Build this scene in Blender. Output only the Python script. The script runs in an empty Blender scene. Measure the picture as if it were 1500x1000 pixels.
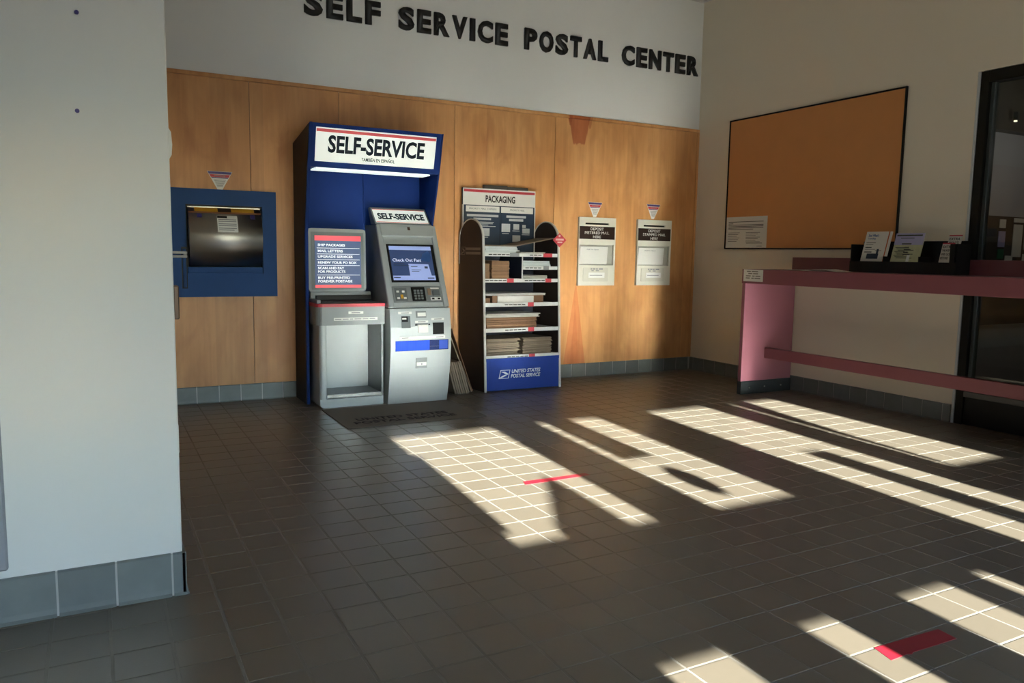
import bpy, bmesh, math, random
from mathutils import Vector, Matrix
random.seed(7)
SC = bpy.context.scene
COL = SC.collection

# ------------------------------------------------------------------ camera
CAM_H = 1.3
YAW, PITCH, ROLL, FPX = 0.492809, 0.112178, 0.016239, 1137.27
def cam_axes():
    fw = Vector((math.sin(YAW)*math.cos(PITCH), math.cos(YAW)*math.cos(PITCH), -math.sin(PITCH)))
    r = Vector((math.cos(YAW), -math.sin(YAW), 0)); u = r.cross(fw)
    return r*math.cos(ROLL)+u*math.sin(ROLL), -r*math.sin(ROLL)+u*math.cos(ROLL), fw
CR, CU, CF = cam_axes()
cd = bpy.data.cameras.new('camera'); cam = bpy.data.objects.new('camera', cd); COL.objects.link(cam)
cd.sensor_width = 36.0; cd.lens = 36.0*FPX/1500.0; cd.clip_start = 0.02; cd.clip_end = 200
cam.matrix_world = Matrix(((CR.x, CU.x, -CF.x, 0), (CR.y, CU.y, -CF.y, 0), (CR.z, CU.z, -CF.z, CAM_H), (0, 0, 0, 1)))
SC.camera = cam
# ------------------------------------------------------------------ light
SUN_A, SUN_T = 0.08, 0.335            # the sunlight travels (SUN_A, 1, -SUN_T): a low sun behind the camera
w = bpy.data.worlds.new('sky'); SC.world = w; w.use_nodes = True
wn = w.node_tree; wn.nodes.clear()
wo = wn.nodes.new('ShaderNodeOutputWorld'); wb = wn.nodes.new('ShaderNodeBackground')
ws = wn.nodes.new('ShaderNodeTexSky'); ws.sky_type = 'NISHITA'; ws.sun_disc = False
ws.sun_elevation = math.atan(SUN_T); ws.sun_rotation = math.radians(180)+math.atan(SUN_A)
ws.air_density = 1.0; ws.dust_density = 0.4; ws.ozone_density = 5.0
wb.inputs['Strength'].default_value = 2.0
wn.links.new(ws.outputs[0], wb.inputs[0]); wn.links.new(wb.outputs[0], wo.inputs[0])
sd = bpy.data.lights.new('sun', 'SUN'); sd.energy = 57.0; sd.angle = math.radians(0.55); sd.color = (1.0, 0.97, 0.925)
sun = bpy.data.objects.new('sun', sd); COL.objects.link(sun); sun.location = (-1, -9, 6)
sun.rotation_euler = Vector((SUN_A, 1, -SUN_T)).to_track_quat('-Z', 'Y').to_euler()
SC.view_settings.view_transform = 'Standard'; SC.view_settings.look = 'None'
SC.view_settings.exposure = 0.38; SC.view_settings.gamma = 1.0; SC.view_settings.use_curve_mapping = False
SC.cycles.use_denoising = True
SC.cycles.max_bounces = 12; SC.cycles.diffuse_bounces = 8; SC.cycles.glossy_bounces = 4; SC.cycles.transparent_max_bounces = 12
SC.cycles.sample_clamp_indirect = 80.0; SC.cycles.blur_glossy = 0.3

# ------------------------------------------------------------------ materials
MATS = {}
def mat(name, col, rough=0.55, metal=0.0, var=0.06, vscale=(6, 6, 6), bump=0.0, bscale=(80, 80, 80), emit=0.0, coat=0.0, spec=0.5, isl=0.0, col2=None):
    if name in MATS: return MATS[name]
    m = bpy.data.materials.new(name); m.use_nodes = True; nt = m.node_tree; N = nt.nodes; L = nt.links
    b = N['Principled BSDF']; b.inputs['Roughness'].default_value = rough; b.inputs['Metallic'].default_value = metal
    b.inputs['Specular IOR Level'].default_value = spec
    if coat: b.inputs['Coat Weight'].default_value = coat; b.inputs['Coat Roughness'].default_value = 0.08
    tc = N.new('ShaderNodeTexCoord'); mp = N.new('ShaderNodeMapping'); L.new(tc.outputs['Object'], mp.inputs['Vector'])
    mp.inputs['Scale'].default_value = vscale
    nz = N.new('ShaderNodeTexNoise'); nz.inputs['Scale'].default_value = 1.0; nz.inputs['Detail'].default_value = 4.0
    L.new(mp.outputs[0], nz.inputs['Vector'])
    mx = N.new('ShaderNodeMix'); mx.data_type = 'RGBA'
    c2 = col2 or tuple(min(1, c*(1+var)) for c in col); c1 = col if col2 else tuple(c*(1-var) for c in col)
    mx.inputs['A'].default_value = (*c1, 1); mx.inputs['B'].default_value = (*c2, 1)
    L.new(nz.outputs['Fac'], mx.inputs['Factor']); out = mx.outputs['Result']
    if isl:
        g = N.new('ShaderNodeNewGeometry'); oi = N.new('ShaderNodeObjectInfo'); ad = N.new('ShaderNodeMath'); ad.operation = 'ADD'
        L.new(g.outputs['Random Per Island'], ad.inputs[0]); L.new(oi.outputs['Random'], ad.inputs[1])
        fr = N.new('ShaderNodeMath'); fr.operation = 'FRACT'; L.new(ad.outputs[0], fr.inputs[0])
        mr = N.new('ShaderNodeMapRange'); mr.inputs['To Min'].default_value = 1-isl; mr.inputs['To Max'].default_value = 1+isl
        L.new(fr.outputs[0], mr.inputs['Value'])
        vm = N.new('ShaderNodeVectorMath'); vm.operation = 'SCALE'; L.new(out, vm.inputs[0]); L.new(mr.outputs[0], vm.inputs['Scale']); out = vm.outputs[0]
    L.new(out, b.inputs['Base Color'])
    if emit:
        L.new(out, b.inputs['Emission Color']); b.inputs['Emission Strength'].default_value = emit
    if bump:
        m2 = N.new('ShaderNodeMapping'); m2.inputs['Scale'].default_value = bscale; L.new(tc.outputs['Object'], m2.inputs['Vector'])
        n2 = N.new('ShaderNodeTexNoise'); n2.inputs['Scale'].default_value = 1.0; n2.inputs['Detail'].default_value = 3.0; L.new(m2.outputs[0], n2.inputs['Vector'])
        bp = N.new('ShaderNodeBump'); bp.inputs['Strength'].default_value = bump; bp.inputs['Distance'].default_value = 0.002
        L.new(n2.outputs['Fac'], bp.inputs['Height']); L.new(bp.outputs[0], b.inputs['Normal'])
    MATS[name] = m; return m

def wood_mat():
    m = bpy.data.materials.new('birch_plywood'); m.use_nodes = True; N = m.node_tree.nodes; L = m.node_tree.links
    b = N['Principled BSDF']; b.inputs['Roughness'].default_value = 0.42
    g = N.new('ShaderNodeNewGeometry'); oi = N.new('ShaderNodeObjectInfo')
    off = N.new('ShaderNodeVectorMath'); off.operation = 'SCALE'; off.inputs['Scale'].default_value = 37.0
    cx = N.new('ShaderNodeCombineXYZ'); L.new(oi.outputs['Random'], cx.inputs[0]); L.new(oi.outputs['Random'], cx.inputs[2]); L.new(cx.outputs[0], off.inputs[0])
    add = N.new('ShaderNodeVectorMath'); L.new(g.outputs['Position'], add.inputs[0]); L.new(off.outputs[0], add.inputs[1])
    def noise(scale, det, dist=0):
        mp = N.new('ShaderNodeMapping'); mp.inputs['Scale'].default_value = scale; L.new(add.outputs[0], mp.inputs['Vector'])
        n = N.new('ShaderNodeTexNoise'); n.inputs['Scale'].default_value = 1; n.inputs['Detail'].default_value = det; n.inputs['Distortion'].default_value = dist
        L.new(mp.outputs[0], n.inputs['Vector']); return n
    def ramp(src, stops):
        r = N.new('ShaderNodeValToRGB'); e = r.color_ramp.elements
        e[0].position, e[0].color = stops[0][0], (*stops[0][1], 1); e[1].position, e[1].color = stops[1][0], (*stops[1][1], 1)
        L.new(src, r.inputs[0]); return r
    def mixc(kind, a, bb, f):
        x = N.new('ShaderNodeMix'); x.data_type = 'RGBA'; x.blend_type = kind
        if isinstance(f, float): x.inputs['Factor'].default_value = f
        else: L.new(f, x.inputs['Factor'])
        for s, k in ((a, 'A'), (bb, 'B')):
            if isinstance(s, tuple): x.inputs[k].default_value = (*s, 1)
            else: L.new(s, x.inputs[k])
        return x.outputs['Result']
    big = noise((2.2, 2, 0.7), 2, 0.6); fine = noise((26, 20, 1.6), 5, 0.4); mott = noise((5, 8, 2.2), 3, 1.2)
    c = ramp(big.outputs['Fac'], [(0.32, (0.59, 0.268, 0.090)), (0.7, (0.77, 0.405, 0.160))]).outputs[0]
    c = mixc('MULTIPLY', c, ramp(fine.outputs['Fac'], [(0.35, (0.86, 0.82, 0.78)), (0.62, (1, 1, 1))]).outputs[0], 0.7)
    c = mixc('MULTIPLY', c, ramp(mott.outputs['Fac'], [(0.34, (0.78, 0.69, 0.61)), (0.56, (1, 1, 1))]).outputs[0], 0.5)
    # darker heartwood figures that belong to single veneers: (x, z, half width, half height)
    sep = N.new('ShaderNodeSeparateXYZ'); L.new(g.outputs['Position'], sep.inputs[0])
    wob = noise((34, 20, 3.5), 4, 0.8)
    def M(op, a, bb=0.0):
        x = N.new('ShaderNodeMath'); x.operation = op
        for s, i in ((a, 0), (bb, 1)):
            if isinstance(s, (int, float)): x.inputs[i].default_value = s
            else: L.new(s, x.inputs[i])
        return x.outputs[0]
    # veneer leaves of slightly different tone
    wn_ = N.new('ShaderNodeTexWhiteNoise'); wn_.noise_dimensions = '1D'
    L.new(M('FLOOR', M('MULTIPLY', M('ADD', sep.outputs['X'], -0.46), 2.38)), wn_.inputs['W'])
    mrv = N.new('ShaderNodeMapRange'); L.new(wn_.outputs['Value'], mrv.inputs['Value']); mrv.inputs['To Min'].default_value = 0.90; mrv.inputs['To Max'].default_value = 1.06
    vs = N.new('ShaderNodeVectorMath'); vs.operation = 'SCALE'; L.new(c, vs.inputs[0]); L.new(mrv.outputs[0], vs.inputs['Scale']); c = vs.outputs[0]
    def figure(c, x0, zlo, zhi, wlo, whi, col, strength, edge=0.12, rough=0.3):
        k = M('DIVIDE', M('SUBTRACT', sep.outputs['Z'], zlo), zhi-zlo)
        dz = M('ABSOLUTE', M('SUBTRACT', M('MULTIPLY', k, 2.0), 1.0))
        wid = M('MAXIMUM', M('ADD', M('MULTIPLY', k, whi-wlo), wlo), 0.004)
        dx = M('ABSOLUTE', M('DIVIDE', M('SUBTRACT', sep.outputs['X'], x0), wid))
        d = M('ADD', M('MAXIMUM', dx, dz), M('MULTIPLY', M('SUBTRACT', wob.outputs['Fac'], 0.5), rough))
        mr = N.new('ShaderNodeMapRange'); mr.interpolation_type = 'SMOOTHSTEP'; L.new(d, mr.inputs['Value']); mr.inputs['From Min'].default_value = 1.0-edge; mr.inputs['From Max'].default_value = 1.0
        mr.inputs['To Min'].default_value = strength; mr.inputs['To Max'].default_value = 0.0
        return mixc('MIX', c, mixc('MULTIPLY', c, col, 1.0), mr.outputs[0])
    c = figure(c, 4.47, 2.43, 2.80, 0.075, 0.155, (0.70, 0.40, 0.36), 0.95)
    c = figure(c, 4.355, 2.62, 2.80, 0.01, 0.05, (0.75, 0.55, 0.48), 0.7)
    c = figure(c, 4.60, 2.60, 2.80, 0.01, 0.045, (0.75, 0.55, 0.48), 0.7)
    c = figure(c, 4.475, -0.05, 1.03, 0.175, 0.0, (0.92, 0.66, 0.58), 0.95, 0.08, 0.08)
    c = figure(c, 4.475, 0.0, 0.80, 0.085, 0.0, (0.90, 0.74, 0.68), 0.7, 0.35, 0.3)
    for x0, z0 in ((0.72, 2.18), (0.97, 2.17), (1.47, 2.17), (3.45, 2.52), (3.58, 2.35), (3.38, 2.33)):
        c = figure(c, x0, z0-0.20, z0+0.20, 0.09, 0.055, (0.70, 0.55, 0.47), 0.55, 0.8, 1.1)
    L.new(c, b.inputs['Base Color']); return m

def floor_grout():
    m = mat('grout', (0.34, 0.31, 0.27), 0.85, var=0.1, vscale=(3, 3, 3), col2=(0.11, 0.098, 0.08), bump=0.3)
    return m
WOOD = wood_mat()
GROUT = floor_grout()
TILE = mat('quarry_tile', (0.146, 0.120, 0.090), 0.34, spec=1.0, var=0.05, vscale=(30, 30, 30), bump=0.10, bscale=(140, 140, 140), isl=0.07)
PAINT = mat('white_wall_paint', (0.74, 0.72, 0.67), 0.6, var=0.015, vscale=(2, 2, 2), bump=0.08, bscale=(200, 200, 200))
PAINTB = mat('beige_wall_paint', (0.80, 0.72, 0.585), 0.6, var=0.015, vscale=(2, 2, 2), bump=0.08, bscale=(200, 200, 200))
CEIL = mat('ceiling_paint', (0.66, 0.645, 0.60), 0.8, var=0.02, bump=0.2)
BASET = mat('base_tile', (0.165, 0.178, 0.168), 0.38, var=0.18, vscale=(12, 12, 12), isl=0.08)
BASEG = mat('base_grout', (0.50, 0.48, 0.44), 0.8)
ALU = mat('dark_bronze_frame', (0.014, 0.013, 0.010), 0.5, var=0.05, spec=0.15)
ALUL = mat('pale_corner_bead', (0.55, 0.58, 0.58), 0.4)
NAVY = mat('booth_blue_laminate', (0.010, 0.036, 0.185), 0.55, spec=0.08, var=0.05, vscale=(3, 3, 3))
NAVYD = mat('rack_dark_panel', (0.056, 0.042, 0.038), 0.45, spec=0.3, var=0.06)
RACKIN = mat('rack_inner_navy', (0.016, 0.024, 0.050), 0.4)
RACKBL = mat('rack_base_blue', (0.014, 0.045, 0.27), 0.5, spec=0.2, var=0.05)
DROPBL = mat('parcel_drop_blue', (0.026, 0.078, 0.225), 0.55, spec=0.15, var=0.05, bump=0.1)
KGREY = mat('kiosk_silver', (0.46, 0.50, 0.51), 0.36, 0.15, var=0.03)
KDARK = mat('kiosk_dark_grey', (0.13, 0.145, 0.15), 0.42, var=0.04)
KMID = mat('kiosk_mid_grey', (0.22, 0.24, 0.245), 0.4, 0.1, var=0.04)
BLACK = mat('black_plastic', (0.010, 0.010, 0.010), 0.4, spec=0.2)
STEELN = mat('steel', (0.5, 0.48, 0.45), 0.4, 1.0)
STEEL = mat('brushed_steel', (0.52, 0.49, 0.45), 0.40, 1.0, var=0.06, vscale=(2, 60, 60))
_n = STEEL.node_tree.nodes; _b = _n['Principled BSDF']; _t = _n.new('ShaderNodeTangent'); _t.direction_type = 'RADIAL'; _t.axis = 'X'
_b.inputs['Anisotropic'].default_value = 0.85; _b.inputs['Anisotropic Rotation'].default_value = 0.25; STEEL.node_tree.links.new(_t.outputs[0], _b.inputs['Tangent'])
STEELB = mat('polished_steel_lip', (0.75, 0.74, 0.70), 0.22, 1.0)
WHITE = mat('white_print', (0.80, 0.80, 0.77), 0.45, var=0.02)
WHITEP = mat('white_plastic', (0.74, 0.73, 0.68), 0.4, var=0.02)
CREAM = mat('cream_painted_metal', (0.72, 0.70, 0.60), 0.42, var=0.03)
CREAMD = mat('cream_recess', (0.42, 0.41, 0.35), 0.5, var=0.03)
RED = mat('red_print', (0.55, 0.045, 0.065), 0.42, var=0.03)
REDT = mat('red_tape', (0.29, 0.014, 0.028), 0.38, var=0.08, vscale=(14, 14, 14), bump=0.25, bscale=(30, 30, 30))
INK = mat('navy_ink', (0.012, 0.030, 0.060), 0.5)
INKB = mat('black_ink', (0.012, 0.011, 0.010), 0.5)
GREYINK = mat('grey_print', (0.25, 0.26, 0.27), 0.5)
SIGNLIT = mat('backlit_sign_white', (0.80, 0.86, 0.80), 0.4, emit=0.42, var=0.01)
SIGNRED = mat('backlit_sign_red', (0.56, 0.07, 0.075), 0.4, emit=0.32, var=0.01)
LAMP = mat('booth_lamp_diffuser', (0.80, 0.90, 0.84), 0.4, emit=0.75, var=0.01)
SCRN = mat('screen_navy', (0.030, 0.050, 0.120), 0.12, emit=0.55, var=0.04)
SCRB = mat('screen_light_blue', (0.22, 0.28, 0.50), 0.12, emit=0.7, var=0.03)
SCRW = mat('screen_white', (0.60, 0.66, 0.85), 0.15, emit=0.6, var=0.02)
MENU = mat('menu_navy', (0.035, 0.060, 0.150), 0.16, emit=0.5, var=0.03, spec=0.16)
MENUR = mat('menu_red', (0.70, 0.06, 0.085), 0.16, emit=0.55, var=0.02, spec=0.16)
MENUW = mat('menu_white', (0.72, 0.76, 0.80), 0.3, emit=0.75, spec=0.16)
BLUEL = mat('glowing_blue_slot', (0.010, 0.055, 0.46), 0.4, emit=0.34, var=0.35, vscale=(90, 2, 2), spec=0.2)
BLUELD = mat('dark_blue_slot', (0.015, 0.03, 0.14), 0.2, emit=0.2, var=0.3, vscale=(30, 30, 30))
KRAFT = mat('kraft_cardboard', (0.23, 0.125, 0.065), 0.75, var=0.12, vscale=(20, 20, 20), isl=0.26)
KRAFTG = mat('greyed_cardboard', (0.25, 0.195, 0.14), 0.75, var=0.15, vscale=(20, 20, 20), isl=0.30)
KRAFTW = mat('white_faced_cardboard', (0.58, 0.57, 0.53), 0.6, var=0.06, isl=0.06)
ENVW = mat('glossy_white_envelope', (0.62, 0.66, 0.67), 0.28, var=0.06, isl=0.06)
CORK = mat('tan_cork', (0.66, 0.285, 0.095), 0.8, var=0.06, vscale=(5, 5, 5), bump=0.3, bscale=(260, 260, 260))
PINK = mat('mauve_laminate', (0.32, 0.118, 0.150), 0.42, var=0.03)
MAROON = mat('maroon_laminate', (0.185, 0.055, 0.062), 0.4, var=0.04)
MATT = mat('grey_carpet_mat', (0.150, 0.128, 0.104), 0.95, var=0.2, vscale=(150, 150, 150), bump=0.8, bscale=(300, 300, 300))
MATTX = mat('mat_lettering', (0.045, 0.034, 0.034), 0.95, var=0.2)
YELLOW = mat('yellow_label', (0.72, 0.38, 0.03), 0.5, var=0.05)
PAPER = mat('paper', (0.72, 0.70, 0.64), 0.6, var=0.03)
BROWNL = mat('brown_label', (0.040, 0.020, 0.014), 0.4)
BROWNM = mat('brown_metal', (0.09, 0.055, 0.035), 0.4, 0.4)
GREYP = mat('grey_panel', (0.30, 0.30, 0.31), 0.5, var=0.04)
PURPLE = mat('purple_print', (0.065, 0.05, 0.21), 0.45)
BLUEP = mat('blue_print', (0.03, 0.10, 0.32), 0.45)
LILAC = mat('lilac_print', (0.40, 0.38, 0.60), 0.5, var=0.1)
OLIVE = mat('pale_green_print', (0.50, 0.50, 0.30), 0.5, var=0.2, vscale=(20, 20, 20))
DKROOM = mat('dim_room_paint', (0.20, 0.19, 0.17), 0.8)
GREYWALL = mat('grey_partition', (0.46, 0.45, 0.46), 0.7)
BOARDD = mat('dark_notice_board', (0.05, 0.04, 0.03), 0.8)
CONCRETE = mat('concrete', (0.34, 0.33, 0.30), 0.9, var=0.12, vscale=(1, 1, 1))
def glass_mat():
    m = bpy.data.materials.new('clear_glass'); m.use_nodes = True; N = m.node_tree.nodes; L = m.node_tree.links
    N.remove(N['Principled BSDF']); o = N['Material Output']
    t = N.new('ShaderNodeBsdfTransparent'); t.inputs[0].default_value = (0.90, 0.93, 0.91, 1)
    gl = N.new('ShaderNodeBsdfGlossy'); gl.inputs['Roughness'].default_value = 0.02
    nz = N.new('ShaderNodeTexNoise'); nz.inputs['Scale'].default_value = 1.5
    fr = N.new('ShaderNodeFresnel'); fr.inputs[0].default_value = 1.5
    mr = N.new('ShaderNodeMapRange'); L.new(nz.outputs['Fac'], mr.inputs['Value']); mr.inputs['To Min'].default_value = 0.9; mr.inputs['To Max'].default_value = 1.1
    mu = N.new('ShaderNodeMath'); mu.operation = 'MULTIPLY'; L.new(fr.outputs[0], mu.inputs[0]); L.new(mr.outputs[0], mu.inputs[1])
    mx = N.new('ShaderNodeMixShader'); L.new(mu.outputs[0], mx.inputs[0]); L.new(t.outputs[0], mx.inputs[1]); L.new(gl.outputs[0], mx.inputs[2])
    L.new(mx.outputs[0], o.inputs[0]); return m
GLASS = glass_mat()

# ------------------------------------------------------------------ mesh helpers (all in world coordinates)
WARP = None
def box(bm, x0, x1, y0, y1, z0, z1, bev=0.0, seg=1):
    vs = [bm.verts.new((x, y, z)) for x in (x0, x1) for y in (y0, y1) for z in (z0, z1)]
    fs = [bm.faces.new([vs[i] for i in f]) for f in ((0, 1, 3, 2), (4, 6, 7, 5), (0, 4, 5, 1), (2, 3, 7, 6), (0, 2, 6, 4), (1, 5, 7, 3))]
    if bev: bmesh.ops.bevel(bm, geom=list({e for f in fs for e in f.edges}), offset=bev, segments=seg, affect='EDGES', profile=0.5)
def slab(bm, o, u, v, u0, u1, v0, v1, t0, t1, bev=0.0):
    """box in the frame at o with axes u, v and normal u x v"""
    o, u, v = Vector(o), Vector(u).normalized(), Vector(v).normalized(); n = u.cross(v)
    vs = [bm.verts.new(o+u*a+v*b+n*c) for a in (u0, u1) for b in (v0, v1) for c in (t0, t1)]
    fs = [bm.faces.new([vs[i] for i in f]) for f in ((0, 1, 3, 2), (4, 6, 7, 5), (0, 4, 5, 1), (2, 3, 7, 6), (0, 2, 6, 4), (1, 5, 7, 3))]
    if bev: bmesh.ops.bevel(bm, geom=list({e for f in fs for e in f.edges}), offset=bev, segments=1, affect='EDGES')
def prism(bm, pts, axis, lo, hi, bev=0.0):
    def P(a, b, c): return {'x': (c, a, b), 'y': (a, c, b), 'z': (a, b, c)}[axis]
    A = [bm.verts.new(P(a, b, lo)) for a, b in pts]; B = [bm.verts.new(P(a, b, hi)) for a, b in pts]; n = len(pts)
    fs = [bm.faces.new(A), bm.faces.new(B[::-1])]
    fs += [bm.faces.new((A[i], B[i], B[(i+1) % n], A[(i+1) % n])) for i in range(n)]
    if bev: bmesh.ops.bevel(bm, geom=list({e for f in fs[:2] for e in f.edges}), offset=bev, segments=1, affect='EDGES')
def poly(bm, o, u, v, pts, t0, t1):
    """extruded polygon drawn in the frame at o"""
    o, u, v = Vector(o), Vector(u).normalized(), Vector(v).normalized(); n = u.cross(v)
    A = [bm.verts.new(o+u*a+v*b+n*t0) for a, b in pts]; B = [bm.verts.new(o+u*a+v*b+n*t1) for a, b in pts]; k = len(pts)
    bm.faces.new(A); bm.faces.new(B[::-1])
    for i in range(k): bm.faces.new((A[i], B[i], B[(i+1) % k], A[(i+1) % k]))
def arc(cx, cy, r, a0, a1, n):
    return [(cx+r*math.cos(math.radians(a0+(a1-a0)*i/n)), cy+r*math.sin(math.radians(a0+(a1-a0)*i/n))) for i in range(n+1)]
def rrect(x0, x1, y0, y1, r, n=4):
    return arc(x1-r, y1-r, r, 0, 90, n)+arc(x0+r, y1-r, r, 90, 180, n)+arc(x0+r, y0+r, r, 180, 270, n)+arc(x1-r, y0+r, r, 270, 360, n)
def wloc(o):
    p = Vector((0, 0, 0))
    while o is not None: p += o.location; o = o.parent
    return p
def link_mesh(name, me, material, parent=None):
    o = bpy.data.objects.new(name, me); COL.objects.link(o)
    if material is not None: me.materials.append(material)
    o.parent = parent
    return o
def obj(name, bm, material, parent=None, smooth=False, origin=None):
    """one mesh object from world-space geometry; children are shifted to their parent's frame"""
    bmesh.ops.recalc_face_normals(bm, faces=bm.faces[:])
    if WARP:
        for v in bm.verts: v.co = WARP(v.co)
    if parent is not None: off = wloc(parent)
    elif origin is not None: off = Vector(origin)
    else:
        xs = [v.co for v in bm.verts]
        off = Vector(((min(c.x for c in xs)+max(c.x for c in xs))/2, (min(c.y for c in xs)+max(c.y for c in xs))/2, min(c.z for c in xs)))
    for v in bm.verts: v.co -= off
    me = bpy.data.meshes.new(name); bm.to_mesh(me); bm.free()
    if smooth:
        for p in me.polygons: p.use_smooth = True
    o = link_mesh(name, me, material, parent)
    if parent is None: o.location = off
    return o
def one(name, fn, material, parent=None, **k):
    bm = bmesh.new(); fn(bm); return obj(name, bm, material, parent, **k)
def bx(name, x0, x1, y0, y1, z0, z1, material, parent=None, bev=0.0, **k):
    return one(name, lambda bm: box(bm, x0, x1, y0, y1, z0, z1, bev), material, parent, **k)
def tag(o, label=None, cat=None, group=None, kind=None):
    for k, v in (('label', label), ('category', cat), ('group', group), ('kind', kind)):
        if v: o[k] = v
    return o
def thing(name, loc, label, cat, group=None):
    o = bpy.data.objects.new(name, None); COL.objects.link(o); o.location = loc; o.empty_display_size = 0.1
    return tag(o, label, cat, group)
def root(name, loc):
    o = bpy.data.objects.new(name, None); COL.objects.link(o); o.location = loc; o.empty_display_size = 0.1; o['kind'] = 'structure'; return o
def text_bm(s, bold=0.0, space=1.0, shear=0.0):
    cu = bpy.data.curves.new('t', 'FONT'); cu.body = s; cu.size = 1.0; cu.offset = bold; cu.space_character = space; cu.shear = shear
    cu.resolution_u = 3; cu.fill_mode = 'FRONT'
    o = bpy.data.objects.new('t', cu); COL.objects.link(o)
    dg = bpy.context.evaluated_depsgraph_get(); me = bpy.data.meshes.new_from_object(o.evaluated_get(dg))
    bpy.data.objects.remove(o); bpy.data.curves.remove(cu)
    bm = bmesh.new(); bm.from_mesh(me); bpy.data.meshes.remove(me); return bm
def lettering(name, s, o, u, v, width, height, material, parent=None, bold=0.015, depth=0.0012, lift=0.0, space=1.0, shear=0.0, **k):
    """text stretched to width x height with its lower left corner at o; u to the right, v up"""
    bm = text_bm(s, bold, space, shear)
    x0 = min(q.co.x for q in bm.verts); x1 = max(q.co.x for q in bm.verts); y0 = min(q.co.y for q in bm.verts); y1 = max(q.co.y for q in bm.verts)
    r = bmesh.ops.extrude_face_region(bm, geom=bm.faces[:])
    for q in r['geom']:
        if isinstance(q, bmesh.types.BMVert): q.co.z += 1.0
    o, u, v = Vector(o), Vector(u).normalized(), Vector(v).normalized(); n = u.cross(v)
    for q in bm.verts:
        a = (q.co.x-x0)/(x1-x0)*width; b = (q.co.y-y0)/(y1-y0)*height; c = lift+depth*(1 if q.co.z > 0.5 else 0)
        q.co = o+u*a+v*b+n*c
    return obj(name, bm, material, parent, **k)
def print_lines(name, o, u, v, rows, material, parent, depth=0.0008):
    """rows of print too small to read: (x, y, length, height) bars"""
    bm = bmesh.new()
    for a, b, l, h in rows: slab(bm, o, u, v, a, a+l, b, b+h, 0.0, depth)
    return obj(name, bm, material, parent)
XR, ZU, YD = (1, 0, 0), (0, 0, 1), (0, -1, 0)      # facing the camera side (-Y): u = +X, v = +Z
YN = (0, -1, 0)                                     # facing -X: u = -Y, v = +Z

# ------------------------------------------------------------------ the room
YB, XR_W, ZC, YF, XL = 6.94, 6.08, 4.12, -1.2, -2.2
PITCHT, TX0, TY0 = 0.1788, 0.358, 1.785
floor_o = bx('floor', XL-0.1, XR_W+0.02, YF-0.1, YB+0.05, -0.12, -0.0016, GROUT, origin=(2, 3, -0.0016)); tag(floor_o, kind='structure')
G = 0.009
def tile_geo(bm, x0, x1, y0, y1):
    e = 0.0016
    a = [(x0+e, y0+e), (x1-e, y0+e), (x1-e, y1-e), (x0+e, y1-e)]; b = [(x0, y0), (x1, y0), (x1, y1), (x0, y1)]
    T = [bm.verts.new((*p, 0.0)) for p in a]; S = [bm.verts.new((*p, -0.0010)) for p in b]; D = [bm.verts.new((*p, -0.010)) for p in b]
    bm.faces.new(T)
    for i in range(4):
        j = (i+1) % 4; bm.faces.new((T[i], S[i], S[j], T[j])); bm.faces.new((S[i], D[i], D[j], S[j]))
def px(p):
    d = Vector(p)-Vector((0, 0, CAM_H)); f = d.dot(CF)
    if f < 0.05: return None
    return 750+FPX*d.dot(CR)/f, 500-FPX*d.dot(CU)/f
cells = []
for i in range(-14, 33):
    for j in range(-17, 30):
        x0, x1 = TX0+i*PITCHT+G/2, TX0+(i+1)*PITCHT-G/2; y0, y1 = TY0+j*PITCHT+G/2, TY0+(j+1)*PITCHT-G/2
        x0, x1, y0, y1 = max(x0, XL), min(x1, XR_W-0.008), max(y0, YF), min(y1, YB-0.012)
        if x1-x0 < 0.02 or y1-y0 < 0.02: continue
        if x1 < 0.24 and y0 > 3.08 and y1 < 3.5: continue
        q = [px(c) for c in ((x0, y0, 0), (x1, y0, 0), (x1, y1, 0), (x0, y1, 0))]; area = 0
        if all(q):
            cx, cy = sum(c[0] for c in q)/4, sum(c[1] for c in q)/4
            if -20 < cx < 1520 and cy < 1015 and not (cx < 262 and y0 > 3.0):
                area = abs(sum(q[k][0]*q[(k+1) % 4][1]-q[(k+1) % 4][0]*q[k][1] for k in range(4)))/2
        cells.append((area, x0, x1, y0, y1))
cells.sort(reverse=True)
shared = {}
bm_rest = bmesh.new()
for k, (area, x0, x1, y0, y1) in enumerate(cells):
    if k < 300 and area > 0:
        key = (round(x1-x0, 4), round(y1-y0, 4))
        if key not in shared:
            bm = bmesh.new(); tile_geo(bm, -(x1-x0)/2, (x1-x0)/2, -(y1-y0)/2, (y1-y0)/2)
            bmesh.ops.recalc_face_normals(bm, faces=bm.faces[:]); me = bpy.data.meshes.new('floor_tile'); bm.to_mesh(me); bm.free(); me.materials.append(TILE); shared[key] = me
        o = bpy.data.objects.new('floor_tile', shared[key]); COL.objects.link(o); o.parent = floor_o
        o.location = Vector(((x0+x1)/2, (y0+y1)/2, 0))-floor_o.location
    else: tile_geo(bm_rest, x0, x1, y0, y1)
tag(obj('floor_tile_field', bm_rest, TILE, floor_o), kind='stuff')

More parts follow.
